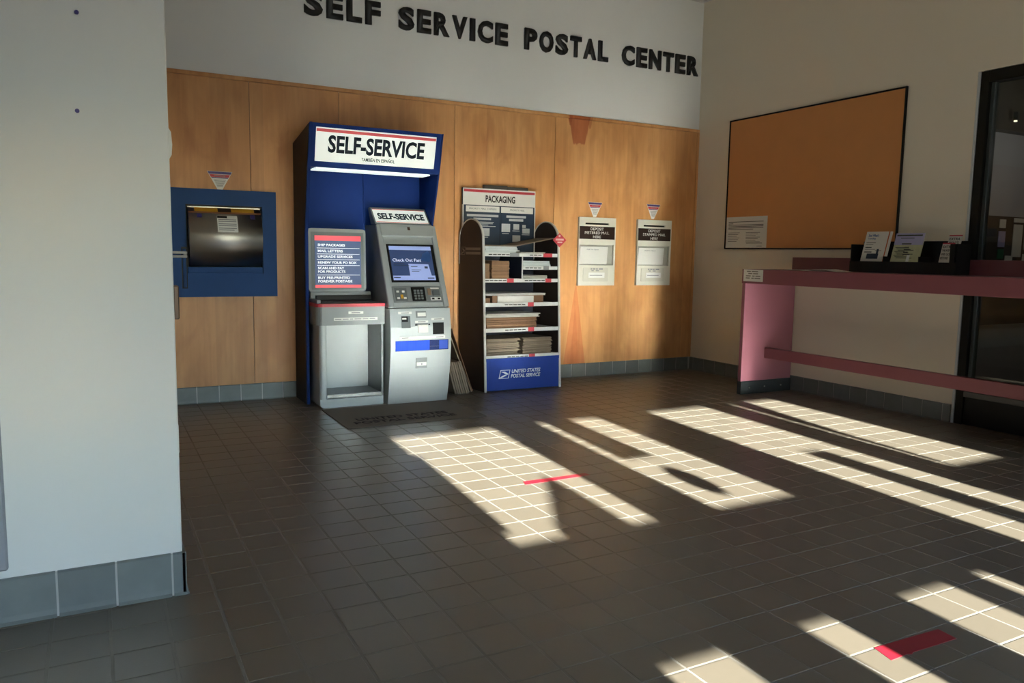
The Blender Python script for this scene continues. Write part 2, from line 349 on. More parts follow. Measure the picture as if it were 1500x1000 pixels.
wall_back = bx('wall_back', XL-0.1, XR_W+0.15, YB, YB+0.15, -0.1, ZC, PAINT); tag(wall_back, kind='structure')
WT = 2.725
seams = [-0.60, 1.19, 1.95, 3.065, 4.18, 6.045]
for a, b in zip(seams[:-1], seams[1:]):
    bx('wood_panel', a+0.002, b-0.002, YB-0.014, YB-0.0042, 0.146, WT-0.035, WOOD, wall_back, 0.0015)
for a in seams[1:-1]: bx('seam_batten', a-0.004, a+0.004, YB-0.004, YB-0.0005, 0.15, WT-0.04, BROWNL, wall_back)
bx('top_moulding', -0.6, XR_W, YB-0.022, YB, WT-0.034, WT, WOOD, wall_back, 0.004)
bx('corner_moulding', 6.047, XR_W, YB-0.02, YB, 0.146, WT-0.036, WOOD, wall_back, 0.004)
def base_run(name, axis, fixed, lo, hi, first, out, h, pitch=0.1777):
    """cove base tiles along a wall; out = +1/-1 gives the side the tiles stand proud on"""
    a0, a1 = (min(fixed, fixed+out*0.009), max(fixed, fixed+out*0.009))
    b = one(name, (lambda bm: box(bm, lo, hi, a0, a1, 0, h-0.003)) if axis == 'x' else (lambda bm: box(bm, a0, a1, lo, hi, 0, h-0.003)), BASEG); tag(b, kind='structure')
    k = math.floor((lo-first)/pitch); edges = []
    while first+k*pitch < hi: edges.append((max(lo, first+k*pitch+0.0035), min(hi, first+(k+1)*pitch-0.0035))); k += 1
    for s, e in edges:
        if e-s < 0.015: continue
        prof = [(0.0, 0.001), (0.022, 0.001), (0.0145, 0.012), (0.0125, 0.03), (0.0125, h-0.006), (0.008, h), (0.0, h)]
        def mk(bm, s=s, e=e):
            if axis == 'x': prism(bm, [(fixed+out*p, q) for p, q in prof], 'x', s, e)
            else: prism(bm, [(fixed+out*p, q) for p, q in prof], 'y', s, e)
        one('base_tile', mk, BASET, b)
    return b
base_run('baseboard_back', 'x', YB-0.001, -0.6, XR_W-0.014, 0.717, -1, 0.146)
base_run('baseboard_right', 'y', XR_W-0.001, 3.775, YB-0.014, 3.842, -1, 0.146)
# right wall with the opening of the lobby window
def wr(bm):
    box(bm, XR_W, XR_W+0.15, 3.77, YB+0.15, -0.1, ZC); box(bm, XR_W, XR_W+0.15, YF-0.1, 3.77, 2.755, ZC); box(bm, XR_W, XR_W+0.15, YF-0.1, 0.6, -0.1, 2.755)
wall_right = tag(one('wall_right', wr, PAINTB), kind='structure')
bx('corner_bead', XR_W-0.006, XR_W+0.1, 3.752, 3.772, 0.0, 2.752, ALUL, wall_right, 0.002)
wall_left = tag(bx('wall_left', XL-0.15, XL, YF-0.1, YB, -0.1, ZC, PAINT), kind='structure')
ceiling = tag(bx('ceiling', XL-0.1, XR_W+0.1, YF-0.1, YB+0.1, ZC, ZC+0.12, CEIL), kind='structure')
tag(one('trim_1', lambda bm: (box(bm, XL, XR_W-0.03, YB-0.03, YB, ZC-0.022, ZC), box(bm, XR_W-0.03, XR_W, YF, YB, ZC-0.022, ZC)), CEIL), kind='structure')
# partition at the left
wall_partition = tag(bx('wall_partition', XL, 0.25, 3.07, 3.48, -0.02, ZC, PAINT, bev=0.004), kind='structure')
base_run('baseboard_partition', 'x', 3.071, XL, 0.262, 0.026, -1, 0.165, 0.187)
base_run('baseboard_partition_end', 'y', 0.249, 3.055, 3.48, 3.09, 1, 0.165, 0.187)
tag(bx('wall_alcove', -0.75, -0.6, 3.48, YB, -0.02, ZC, PAINT), kind='structure')

# front wall with the glazed doors the sun comes through (behind the camera)
def wf(bm):
    box(bm, XL-0.1, -1.1, YF-0.15, YF, -0.1, ZC); box(bm, -1.1, 0.6, YF-0.15, YF, 2.25, ZC); box(bm, 0.6, 1.14, YF-0.15, YF, -0.1, ZC); box(bm, 5.16, XR_W+0.15, YF-0.15, YF, -0.1, ZC); box(bm, 1.14, 5.16, YF-0.15, YF, 2.25, ZC)
wall_front = tag(one('wall_front', wf, PAINT), kind='structure')
YG = YF-0.07
def glazed(name, x0, x1, lites, z0=0.0, z1=2.25):
    """lites: (x0, x1, z0, z1) glass fields; the rest of the leaf is metal"""
    r = root(name, ((x0+x1)/2, YG, z0))
    xs = sorted({x0, x1, *(l[0] for l in lites), *(l[1] for l in lites)}); zs = sorted({z0, z1, *(l[2] for l in lites), *(l[3] for l in lites)})
    bm = bmesh.new()
    for a, b in zip(xs[:-1], xs[1:]):
        for c, d in zip(zs[:-1], zs[1:]):
            if not any(l[0] <= (a+b)/2 <= l[1] and l[2] <= (c+d)/2 <= l[3] for l in lites): box(bm, a, b, YG-0.022, YG+0.022, c, d)
    obj('frame', bm, ALU, r)
    for l in lites: bx('pane', l[0]-0.008, l[1]+0.008, YG-0.003, YG+0.003, l[2]-0.008, l[3]+0.008, GLASS, r)
    return r
glazed('added_window', -1.1, 0.6, [(-1.04, -0.28, 0.65, 1.65), (-0.22, 0.54, 0.65, 1.65)], 0.0, 2.25)  # unseen window, added and sized to bring skylight onto the partition
HZ, RZ0, RZ1 = 2.14, 1.042, 1.407
glazed('door_1', 1.14, 2.27, [(1.285, 2.075, 0.30, RZ0), (1.285, 2.075, RZ1, HZ)])
glazed('door_2', 2.272, 3.20, [(2.465, 3.02, 0.30, RZ0), (2.465, 3.02, RZ1, HZ)])
glazed('window_1', 3.202, 4.28, [(3.535, 4.145, 0.30, HZ)])
glazed('door_3', 4.282, 5.16, [(4.435, 4.985, 0.30, RZ0), (4.435, 4.985, RZ1, HZ)])
def decal(name, pts, label, cat):
    return tag(one(name, lambda bm: poly(bm, (0, YG+0.004, 0), XR, ZU, pts, -0.002, 0.0), PAPER), label, cat)
decal('notice_sheet', [(2.53, 1.74), (2.77, 1.74), (2.77, 2.13), (2.53, 2.13)], 'paper notice taped high on the glass of an entrance door', 'notice')
decal('oval_decal', [(2.676+0.075*math.cos(t), 1.565+0.105*math.sin(t)) for t in [k*math.pi/12 for k in range(24)]], 'oval decal on the entrance door glass under the notice', 'decal')
decal('shadow_wedge', [(4.455, 2.13), (4.455, 1.42), (4.49, 1.42), (4.52, 1.70), (4.66, 2.13)], 'made-up paper wedge on the last entrance door, added for its shadow', 'notice')  # wedge made up to cast its dark shape into the last sun patch
pull = bx('door_pull', 1.285, 1.335, YG+0.03, YG+0.06, 1.45, 1.95, ALU, bev=0.008); tag(pull, 'dark pull handle on the widest entrance door', 'door handle')
# outdoors
tag(bx('ground', -25, 30, -40, YF-0.15, -0.25, -0.06, CONCRETE), kind='structure')
tag(one('sun_block_building', lambda bm: (box(bm, -30, -0.66, -24, -22, -0.06, 12.0), box(bm, -30.1, -0.64, -24.1, -21.9, 12.0, 12.4)), CONCRETE), 'tall plain concrete building added out of view to block the sun', 'building')  # unseen building, added to keep direct sun off the left front window
def cbox(bm): prism(bm, [(1.49, -0.06), (1.835, -0.06), (1.835, 1.95), (1.49, 1.68)], 'y', YF-1.15, YF-0.75, 0.01)
tag(one('shadow_bin', cbox, DROPBL), 'made-up tall blue bin outside, its slanted top shaped for the shadow indoors', 'bin')  # unseen and made up, shaped to cast the notch in the sun patch
tag(one('bollard', lambda bm: prism(bm, [(2.78+0.1*math.cos(k*math.pi/8), YF-0.9+0.1*math.sin(k*math.pi/8)) for k in range(16)], 'z', -0.06, 1.37, 0.02), CONCRETE), 'short round concrete bollard outside the entrance doors', 'bollard')
tag(one('sign_post', lambda bm: prism(bm, [(3.735, YF-0.8), (3.905, YF-0.8), (3.905, YF-0.65), (3.735, YF-0.65)], 'z', -0.06, 1.83, 0.01), CONCRETE), 'square concrete post outside the fixed entrance pane', 'post')

# lobby window in the right wall and the dim room behind it
wroot = root('window_2', (XR_W+0.06, 2.2, 0))
def fr(n, y0, y1, z0, z1, x0=XR_W+0.0, x1=XR_W+0.10, m=ALU): return bx(n, x0, x1, y0, y1, z0, z1, m, wroot, 0.003)
fr('jamb', 3.685, 3.75, 0, 2.75); fr('jamb', 0.6, 0.67, 0, 2.75); fr('head', 0.67, 3.685, 2.664, 2.75)
fr('stop', 3.655, 3.685, 0.27, 2.664, XR_W+0.035, XR_W+0.09, mat('stop_grey_green', (0.055, 0.065, 0.065), 0.35)); fr('sill', 0.67, 3.685, 0.225, 0.27, XR_W-0.004, XR_W+0.10, mat('sill_grey', (0.10, 0.10, 0.095), 0.4))
fr('kick_panel', 0.67, 3.685, 0.0, 0.225, XR_W+0.02, XR_W+0.08, BLACK); fr('mullion', 1.9, 1.96, 0.27, 2.664)
for a, b in ((0.67, 1.9), (1.96, 3.685)): bx('pane', XR_W+0.055, XR_W+0.062, a, b, 0.27, 2.664, GLASS, wroot)
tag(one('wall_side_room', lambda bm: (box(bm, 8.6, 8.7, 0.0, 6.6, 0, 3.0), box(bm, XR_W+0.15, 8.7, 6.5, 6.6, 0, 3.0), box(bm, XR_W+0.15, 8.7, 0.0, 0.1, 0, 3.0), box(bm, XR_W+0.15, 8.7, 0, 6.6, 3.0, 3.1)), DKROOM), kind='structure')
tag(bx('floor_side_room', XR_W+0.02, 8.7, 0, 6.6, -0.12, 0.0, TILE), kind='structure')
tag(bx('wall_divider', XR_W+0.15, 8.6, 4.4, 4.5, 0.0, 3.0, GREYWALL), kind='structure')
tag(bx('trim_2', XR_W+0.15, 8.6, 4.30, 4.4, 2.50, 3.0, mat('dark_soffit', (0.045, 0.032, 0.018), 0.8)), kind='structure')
nb = thing('notice_board', (7.6, 4.39, 0.9), 'dark notice board covered with paper sheets in the side room', 'notice board')
bx('panel', 7.1, 8.5, 4.375, 4.399, 0.7, 1.73, BOARDD, nb)
for q, (x, z, ww, hh, m) in enumerate(((7.61, 1.62, .10, .08, PAPER), (7.61, 1.44, .11, .15, LILAC), (7.61, 1.33, .10, .09, mat('green_print', (0.03, .14, .07), .6)), (7.88, 1.68, .18, .04, PAPER), (7.87, 1.35, .15, .31, PAPER), (7.75, 1.26, .12, .10, PAPER), (8.05, 1.26, .14, .12, PAPER), (8.06, 1.42, .15, .30, GREYP))):
    bx('sheet', x-ww/2, x+ww/2, 4.369, 4.374, z, z+hh, m, nb)

lm = thing('ceiling_spotlight', (7.46, 4.27, 2.58), 'small bright spotlight under the dark soffit of the side room', 'lamp')
one('housing', lambda bm: prism(bm, [(7.46+.022*math.cos(k*math.pi/6), 4.25+.022*math.sin(k*math.pi/6)) for k in range(12)], 'z', 2.585, 2.66), BLACK, lm)
one('bulb', lambda bm: prism(bm, [(7.46+.014*math.cos(k*math.pi/6), 4.25+.014*math.sin(k*math.pi/6)) for k in range(12)], 'z', 2.572, 2.5845), mat('warm_bulb', (1.0, 0.85, 0.6), 0.4, emit=1.2), lm)
pl_ = bpy.data.lights.new('spotlight_glow', 'POINT'); pl_.energy = 3.2; pl_.shadow_soft_size = 0.05; pl_.color = (1.0, 0.92, 0.85)
plo = bpy.data.objects.new('spotlight_glow', pl_); COL.objects.link(plo); plo.parent = lm; plo.location = (0.0, -0.75, -0.25)

# ------------------------------------------------------------------ wall lettering
words = [('SELF', 1.655, 2.335), ('SERVICE', 2.505, 3.620), ('POSTAL', 3.806, 4.800), ('CENTER', 4.980, 6.020)]
ADV = {'I': 0.36, 'F': 0.86, 'E': 0.90, 'L': 0.84, 'T': 0.92, 'S': 1.0, 'R': 1.02, 'V': 1.02, 'C': 1.05, 'P': 0.98, 'O': 1.1, 'A': 1.06, 'N': 1.04}
ORD = ['first', 'second', 'third', 'fourth', 'fifth', 'sixth', 'seventh']
for wd, a, b in words:
    tot = sum(ADV[c] for c in wd)+0.20*(len(wd)-1); s = (b-a)/tot; x = a
    for i, c in enumerate(wd):
        ww = ADV[c]*s
        o = lettering('wall_letter', c, (x, YB-0.001, 3.302), XR, ZU, ww, 0.203, INKB, None, bold=0.042, depth=0.022)
        tag(o, 'black raised letter %s, %s in the word %s on the white wall' % (c, ORD[i], wd), 'letter', 'raised letters of the wall sign')
        x += ww+0.20*s

# ------------------------------------------------------------------ parcel drop with steel drum
pd = thing('parcel_drop', (0.92, YB-0.02, 0.905), 'blue wall parcel drop with a curved brushed steel drum', 'parcel drop')
PY = YB-0.062
def pdf(bm):
    x0, x1, z0, z1, a0, a1, c0, c1 = 0.44, 1.385, 0.905, 1.79, 0.668, 1.270, 1.10, 1.662
    for q in ((x0, a0, z0, z1), (a1, x1, z0, z1), (a0, a1, z0, c0), (a0, a1, c1, z1)): box(bm, q[0], q[1], PY, YB-0.014, q[2], q[3])
bm = bmesh.new(); pdf(bm); bmesh.ops.remove_doubles(bm, verts=bm.verts[:], dist=1e-5); obj('frame', bm, DROPBL, pd)
bx('recess', 0.668, 1.270, YB-0.022, YB-0.0145, 1.10, 1.662, BLACK, pd)
bx('sill', 0.672, 1.266, PY+0.004, YB-0.022, 1.10, 1.152, DROPBL, pd, 0.003)
def drum(bm):
    R, zc = 0.305, 1.392; yc = YB-0.15+R
    prof = [(yc-R*math.cos(t), zc+R*math.sin(t)) for t in [math.radians(-51+108*k/28) for k in range(29)]]
    prism(bm, prof+[(YB-0.024, prof[-1][1]), (YB-0.024, prof[0][1])], 'x', 0.684, 1.256)
dr = one('drum', drum, STEEL, pd)
for p in dr.data.polygons: p.use_smooth = abs(p.normal.x) < 0.5 and p.area < 0.02
def on_drum(z, lift=0.0):
    R, zc = 0.305, 1.392; t = math.asin((z-zc)/R); yc = YB-0.15+R
    return (yc-R*math.cos(t)-lift*math.cos(t), z+lift*math.sin(t)), (math.sin(t), math.cos(t))     # (y, z) and the upward tangent
def drum_label(name, x0, x1, z0, z1, m, par, lift=0.0008):
    def mk(bm):
        n = 6; zz = [z0+(z1-z0)*k/n for k in range(n+1)]; f = [on_drum(z, lift)[0] for z in zz]; bk = [on_drum(z, -0.0005)[0] for z in zz][::-1]
        prism(bm, f+bk, 'x', x0, x1)
    return one(name, mk, m, par)
drum_label('copper_band', 0.684, 1.256, 1.592, 1.606, mat('copper_tint', (0.45, 0.22, 0.12), 0.35, 0.6), dr)
yl = drum_label('yellow_label', 0.735, 1.205, 1.605, 1.645, YELLOW, dr)
drum_label('label_emblem', 0.915, 1.02, 1.606, 1.644, BROWNM, dr, 0.0016)
drum_label('blue_bumper', 0.748, 0.785, 1.555, 1.585, PURPLE, dr, 0.006); drum_label('blue_bumper', 1.165, 1.203, 1.552, 1.585, PURPLE, dr, 0.006)
drum_label('instruction_label', 0.90, 1.06, 1.440, 1.575, WHITE, dr)
drum_label('label_heading', 0.903, 0.98, 1.555, 1.572, INKB, dr, 0.0016)
for z in (1.54, 1.525, 1.505, 1.49, 1.47, 1.455): drum_label('label_line', 0.91, 1.05-0.02*(z < 1.46), z, z+0.005, GREYINK, dr, 0.0016)
bx('handle_slot', 0.625, 0.668, PY-0.001, PY+0.002, 0.975, 1.315, BLACK, pd)
bx('handle_lever', 0.634, 0.660, PY-0.012, PY+0.001, 0.985, 1.30, DROPBL, pd, 0.003)
h_ = one('handle_bar', lambda bm: (box(bm, 0.50, 0.665, PY-0.05, PY-0.03, 1.258, 1.280, 0.004), box(bm, 0.50, 0.665, PY-0.05, PY-0.03, 1.226, 1.248, 0.004), box(bm, 0.64, 0.662, PY-0.045, PY+0.0, 1.235, 1.27)), mat('pale_grey_plastic', (0.42, 0.42, 0.40), 0.4), pd)

def tri_sticker(x0, x1, zt, bx0, bx1, zb, label):
    t = thing('triangle_sign', ((x0+x1)/2, YB-0.015, zb), label, 'sign', 'triangular stickers on the wood wall')
    Y = YB-0.0142; hgt = zt-zb
    def lerp(z): k = (zt-z)/hgt; return x0+(bx0-x0)*k, x1+(bx1-x1)*k
    def band(n, za, zb_, m, t1, ins=0.0):
        a0, a1 = lerp(za); b0, b1 = lerp(zb_)
        one(n, lambda bm: poly(bm, (0, Y, 0), XR, ZU, [(a0+ins, za), (a1-ins, za), (b1-ins, zb_), (b0+ins, zb_)], 0.0, t1), m, t)
    band('card', zt, zb, WHITE, 0.002); band('purple_band', zt-0.002, zt-hgt*0.15, PURPLE, 0.0028, 0.002); band('red_band', zt-hgt*0.17, zt-hgt*0.32, RED, 0.0028, 0.004); band('thin_band', zt-hgt*0.33, zt-hgt*0.38, PURPLE, 0.0028, 0.006)
    cx = (x0+x1)/2; ww = (x1-x0)
    print_lines('fine_print', (cx, Y-0.0022, zt), XR, ZU, [(-ww*0.22, -hgt*0.27, ww*0.44, hgt*0.05)]+[(-ww*(0.24-0.022*k), -hgt*(0.48+0.06*k), ww*(0.48-0.044*k), hgt*0.025) for k in range(7)], GREYINK, t)
tri_sticker(0.844, 1.042, 1.940, 0.922, 0.963, 1.792, 'triangular sticker above the blue parcel drop')
tri_sticker(4.599, 4.781, 1.856, 4.670, 4.705, 1.702, 'triangular sticker above the metered mail slot')
tri_sticker(5.370, 5.558, 1.868, 5.440, 5.475, 1.709, 'triangular sticker above the stamped mail slot')

# ------------------------------------------------------------------ mail deposit slots
def mail_slot(x, kind_word, label):
    t = thing('mail_slot', (x+0.234, YB-0.02, 0.98), label, 'mail slot', 'mail deposit slots on the wood wall')
    Y0 = YB-0.042; W = 0.468
    def body(bm):
        zs = [(0.98, 1.196), (1.41, 1.622), (1.640, 1.697)]
        for a, b in zs: box(bm, x, x+W, Y0, YB-0.014, a, b)
        box(bm, x, x+0.012, Y0, YB-0.014, 1.196, 1.41); box(bm, x+W-0.022, x+W, Y0, YB-0.014, 1.196, 1.41)
        box(bm, x, x+0.078, Y0, YB-0.014, 1.622, 1.640); box(bm, x+0.376, x+W, Y0, YB-0.014, 1.622, 1.640)
        bmesh.ops.remove_doubles(bm, verts=bm.verts[:], dist=1e-5)
    one('body', body, CREAM, t)
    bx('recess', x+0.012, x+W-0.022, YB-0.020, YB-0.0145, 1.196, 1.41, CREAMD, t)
    bx('slot', x+0.078, x+0.376, YB-0.024, YB-0.0145, 1.622, 1.640, BLACK, t)
    lp = bx('label_plate', x+0.006, x+W-0.014, Y0-0.004, Y0, 1.470, 1.603, BROWNL, t, 0.001)
    c = x+0.225
    for s, z, ww in (('DEPOSIT', 1.562, 0.165), (kind_word+' MAIL', 1.522, 0.31), ('HERE', 1.479, 0.10)):
        lettering('lettering', s, (c-ww/2, Y0-0.004, z), XR, ZU, ww, 0.029, WHITE, lp, bold=0.0)
    def flap(bm): slab(bm, (x+0.016, YB-0.022, 1.206), XR, (0.0, -0.10, 1), 0.0, 0.352, 0.0, 0.188, 0.0, 0.010, 0.002)
    fl = one('flap', flap, WHITEP, t)
    v = Vector((0, -0.10, 1)).normalized()
    lettering('flap_print', 'Pull To Open', Vector((x+0.10, YB-0.022-0.0100, 1.205))+v*0.148, XR, v, 0.15, 0.014, GREYINK, fl, depth=0.001, lift=0.0005)
    lpn = one('lower_panel', lambda bm: poly(bm, (0, Y0, 0), XR, ZU, rrect(x+0.062, x+0.38, 1.022, 1.172, 0.012), 0.0, 0.004), mat('cream_lower', (0.63, 0.61, 0.52), 0.45), t)
    bx('lower_label', x+0.13, x+0.335, Y0-0.005, Y0-0.004, 1.062, 1.118, WHITE, lpn)
    print_lines('lower_print', (x, Y0-0.0042, 1.0), XR, ZU, [(0.145, 0.085, 0.16, 0.007), (0.155, 0.15, 0.02, 0.012), (0.185, 0.15, 0.03, 0.012), (0.225, 0.15, 0.02, 0.012), (0.26, 0.15, 0.05, 0.012), (0.165, 0.132, 0.03, 0.01), (0.22, 0.132, 0.04, 0.01)], GREYINK, lpn, 0.0014)
mail_slot(4.479, 'METERED', 'cream mail slot with a DEPOSIT METERED MAIL HERE plate')
mail_slot(5.240, 'STAMPED', 'cream mail slot with a DEPOSIT STAMPED MAIL HERE plate')

# ------------------------------------------------------------------ blue booth around the kiosk
bo = thing('kiosk_booth', (2.13, 6.73, 0), 'tall blue booth with a backlit SELF-SERVICE header sign', 'kiosk booth')
side = [(6.924, 0.0), (6.54, 0.0), (6.54, 1.45), (6.425, 1.975), (6.34, 2.32), (6.924, 2.225)]
side_r = [(6.924, 0.0), (6.60, 0.0), (6.60, 1.47), (6.435, 1.975), (6.34, 2.32), (6.924, 2.225)]
for a, b, pf in ((1.548, 1.573, side), (2.690, 2.704, side_r)): one('side_panel', lambda bm: prism(bm, pf, 'x', a, b, 0.003), NAVY, bo)
for a, b in ((1.574, 2.148), (2.151, 2.689)): bx('back_panel', a, b, 6.875, 6.895, 0.02, 2.2, NAVY, bo, 0.001)
def head(bm): prism(bm, [(6.432, 1.982), (6.346, 2.318), (6.87, 2.228), (6.87, 1.99)], 'x', 1.574, 2.689)
hd = one('header', head, NAVY, bo)
one('side_shade_sheet', lambda bm: prism(bm, [(y+0.014*(y < 6.9), z-0.01*(z > 2)) for y, z in side], 'x', 1.544, 1.5478), mat('side_shade_dark', (0.020, 0.016, 0.020), 0.5, spec=0.2), bo)  # dark sheet over the blue side panel, the unlit look put into its colour
hv = Vector((0, 6.346-6.432, 2.318-1.982)).normalized(); ho = Vector((0, 6.432, 1.982))
hs = one('sign_face', lambda bm: slab(bm, ho, XR, hv, 1.604, 2.640, 0.045, 0.315, 0.0, 0.006), SIGNLIT, bo)
one('red_stripe', lambda bm: slab(bm, ho, XR, hv, 1.607, 2.637, 0.281, 0.305, 0.006, 0.007), SIGNRED, hs)
lettering('lettering', 'SELF-SERVICE', ho+hv*0.118+Vector((1.705, 0, 0)), XR, hv, 0.835, 0.142, INK, hs, bold=0.034, lift=0.0062)
lettering('small_lettering', 'TAMBIÉN EN ESPAÑOL', ho+hv*0.068+Vector((1.99, 0, 0)), XR, hv, 0.29, 0.036, INK, hs, bold=0.02, lift=0.0062)
bx('lamp_diffuser', 1.622, 2.622, 6.452, 6.64, 1.968, 1.9795, LAMP, bo, 0.002)

# ------------------------------------------------------------------ kiosk
ki = thing('self_service_kiosk', (2.15, 6.55, 0), 'silver postal kiosk with a touch screen and a package bay', 'kiosk')
# package bay on the left
bl = one('base_panel', lambda bm: prism(bm, [(2.148, 0.0), (2.148, 0.072), (1.602, 0.072)]+arc(1.642, 0.04, 0.04, 180, 270, 5), 'y', 6.325, 6.86), KGREY, ki)
one('bay_side', lambda bm: prism(bm, [(1.602, 6.86), (1.662, 6.86), (1.662, 6.34), (1.655, 6.326)]+arc(1.632, 6.355, 0.03, 270, 180, 4), 'z', 0.072, 0.688), KGREY, ki)
bx('bay_back', 1.66, 2.135, 6.70, 6.72, 0.07, 0.69, KGREY, ki); bx('bay_right_wall', 2.132, 2.150, 6.33, 6.72, 0.07, 0.69, KDARK, ki)
sh = bx('bay_shelf', 1.664, 2.13, 6.345, 6.70, 0.075, 0.102, KMID, ki); bx('steel_lip', 1.662, 2.132, 6.328, 6.344, 0.078, 0.108, STEELB, sh, 0.002)
outl = [(2.160, 6.318), (1.655, 6.318)]+arc(1.635, 6.375, 0.057, 260, 180, 5)+[(1.578, 6.86), (2.160, 6.86)]
one('scale_housing', lambda bm: prism(bm, outl, 'z', 0.69, 0.842), KMID, ki)
outr = [(2.161, 6.314), (1.655, 6.314)]+arc(1.635, 6.373, 0.059, 260, 180, 5)+[(1.576, 6.86), (2.161, 6.86)]
one('red_strip', lambda bm: prism(bm, outr, 'z', 0.842, 0.868), RED, ki)
one('scale_tray', lambda bm: (box(bm, 1.63, 2.13, 6.36, 6.60, 0.868, 0.884, 0.004), box(bm, 1.64, 2.12, 6.56, 6.60, 0.884, 0.925, 0.004)), BLACK, ki)
one('tray_rim', lambda bm: (box(bm, 1.592, 1.628, 6.36, 6.62, 0.868, 0.900, 0.005), box(bm, 1.60, 2.13, 6.60, 6.63, 0.868, 0.955, 0.005)), KMID, ki)
lb = bx('scale_label', 1.845, 1.972, 6.316, 6.3178, 0.782, 0.804, WHITE, ki); print_lines('print', (1.87, 6.316, 0.788), XR, ZU, [(0, 0, .075, .009)], GREYINK, lb)
lb = bx('accepts_label', 1.722, 2.095, 6.316, 6.3178, 0.728, 0.752, WHITE, ki); print_lines('print', (1.73, 6.316, 0.736), XR, ZU, [(0, 0, .055, .008), (.065, 0, .05, .008), (.125, 0, .03, .008), (.165, 0, .06, .008), (.235, 0, .05, .008), (.295, 0, .05, .008)], GREYINK, lb)
# menu display above the scale
MO = Vector((0, 6.60, 0.955)); MV = Vector((0, 0.016, 0.53)).normalized()
def mframe(bm): poly(bm, MO, XR, MV, rrect(1.588, 2.088, 0.0, 0.535, 0.03), -0.07, 0.0)
mf = one('menu_frame', mframe, KMID, ki); one('menu_bezel', lambda bm: slab(bm, MO, XR, MV, 1.612, 2.068, 0.018, 0.505, 0.0, 0.004), KDARK, mf)
ms = one('menu_screen', lambda bm: slab(bm, MO, XR, MV, 1.642, 2.042, 0.03, 0.475, 0.004, 0.006), MENU, ki)
one('red_stripe', lambda bm: (slab(bm, MO, XR, MV, 1.642, 2.042, 0.432, 0.475, 0.006, 0.0066), slab(bm, MO, XR, MV, 1.642, 2.042, 0.032, 0.058, 0.006, 0.0066)), MENUR, ms)
for s, z, ww in (('SHIP PACKAGES', 0.385, .235), ('MAIL LETTERS', 0.335, .215), ('UPGRADE SERVICES', 0.287, .30), ('RENEW YOUR PO BOX', 0.237, .335), ('SCAN AND PAY', 0.190, .225), ('FOR PRODUCTS', 0.160, .235), ('BUY PRE-PRINTED', 0.108, .275), ('FOREVER POSTAGE', 0.078, .295)):
    lettering('lettering', s, MO+MV*z+Vector((1.668, 0, 0)), XR, MV, ww, 0.021, MENUW, ms, bold=0.02, lift=0.006)
print_lines('rules', MO+Vector((1.66, -0.006, 0)), XR, MV, [(0, z, .37, .0035) for z in (.368, .318, .270, .222, .140)], MENUW, ms, 0.0012)
# right unit: bulging lower cabinet
LP = [(6.255, 0.0), (6.222, 0.15), (6.192, 0.32), (6.174, 0.50), (6.178, 0.67), (6.205, 0.826)]
lc = one('lower_cabinet', lambda bm: prism(bm, [(6.585, 0.0)]+LP+[(6.585, 0.826)], 'x', 2.163, 2.712, 0.004), KGREY, ki)
bx('cabinet_rear', 2.163, 2.686, 6.586, 6.86, 0.0, 0.834, KMID, ki)
k_ = (6.56-6.225)/(1.535-0.834); FV = Vector((0, k_, 1)).normalized(); FO = Vector((0, 6.225, 0.834)); FL = math.hypot(6.56-6.225, 1.535-0.834)
one('upper_body', lambda bm: prism(bm, [(6.24, 0.834), (6.575, 1.535), (6.86, 1.535), (6.86, 0.834)], 'x', 2.163, 2.686), KMID, ki)
for a, b in ((2.163, 2.208), (2.664, 2.712)): one('side_cheek', lambda bm: slab(bm, FO, XR, FV, a, b, 0.0, FL, -0.02, 0.012, 0.006), KGREY, ki)
cp = one('top_cap', lambda bm: slab(bm, FO, XR, FV, 2.19, 2.68, FL-0.115, FL, -0.02, 0.022, 0.005), KGREY, ki)
one('sensor', lambda bm: slab(bm, FO, XR, FV, 2.438, 2.462, FL-0.058, FL-0.028, 0.022, 0.025), BROWNM, cp)
one('face_plate', lambda bm: slab(bm, FO, XR, FV, 2.204, 2.665, 0.0, FL-0.11, -0.02, -0.004), KGREY, ki)
bz = one('screen_bezel', lambda bm: slab(bm, FO, XR, FV, 2.226, 2.662, 0.232, 0.592, -0.004, 0.004, 0.002), BLACK, ki)
sc_ = one('touch_screen', lambda bm: slab(bm, FO, XR, FV, 2.244, 2.632, 0.250, 0.572, 0.004, 0.0055), SCRN, ki)
one('top_bar', lambda bm: slab(bm, FO, XR, FV, 2.244, 2.632, 0.535, 0.572, 0.0055, 0.0062), SCRB, sc_)
one('bottom_bar', lambda bm: slab(bm, FO, XR, FV, 2.244, 2.632, 0.250, 0.292, 0.0055, 0.0062), SCRB, sc_)
one('label_picture', lambda bm: poly(bm, FO, XR, FV, [(2.40, 0.292), (2.60, 0.292), (2.585, 0.40), (2.40, 0.405)], 0.0055, 0.0063), SCRB, sc_)
one('card_shape', lambda bm: poly(bm, FO, XR, FV, [(2.52, 0.44), (2.60, 0.42), (2.625, 0.49), (2.60, 0.53), (2.545, 0.50)], 0.0055, 0.006), BLUEP, sc_)
def on_face(a, b, lift): return FO+Vector(XR)*a+FV*b+Vector(XR).cross(FV)*lift
lettering('lettering', 'Check Out Fast', on_face(2.262, 0.425, 0.0), XR, FV, 0.26, 0.028, SCRW, sc_, bold=0.004, lift=0.0056)
print_lines('fine_print', on_face(0, 0, 0.0056), XR, FV, [(2.265, .40, .10, .006), (2.265, .385, .14, .004), (2.42, .375, .06, .006), (2.42, .345, .09, .004), (2.42, .33, .07, .004), (2.545, .36, .03, .02), (2.25, .27, .06, .008), (2.56, .265, .06, .008)], INK, sc_, 0.0012)
pp = one('payment_panel', lambda bm: slab(bm, FO, XR, FV, 2.218, 2.662, 0.045, 0.195, -0.004, 0.002, 0.003), KMID, ki)
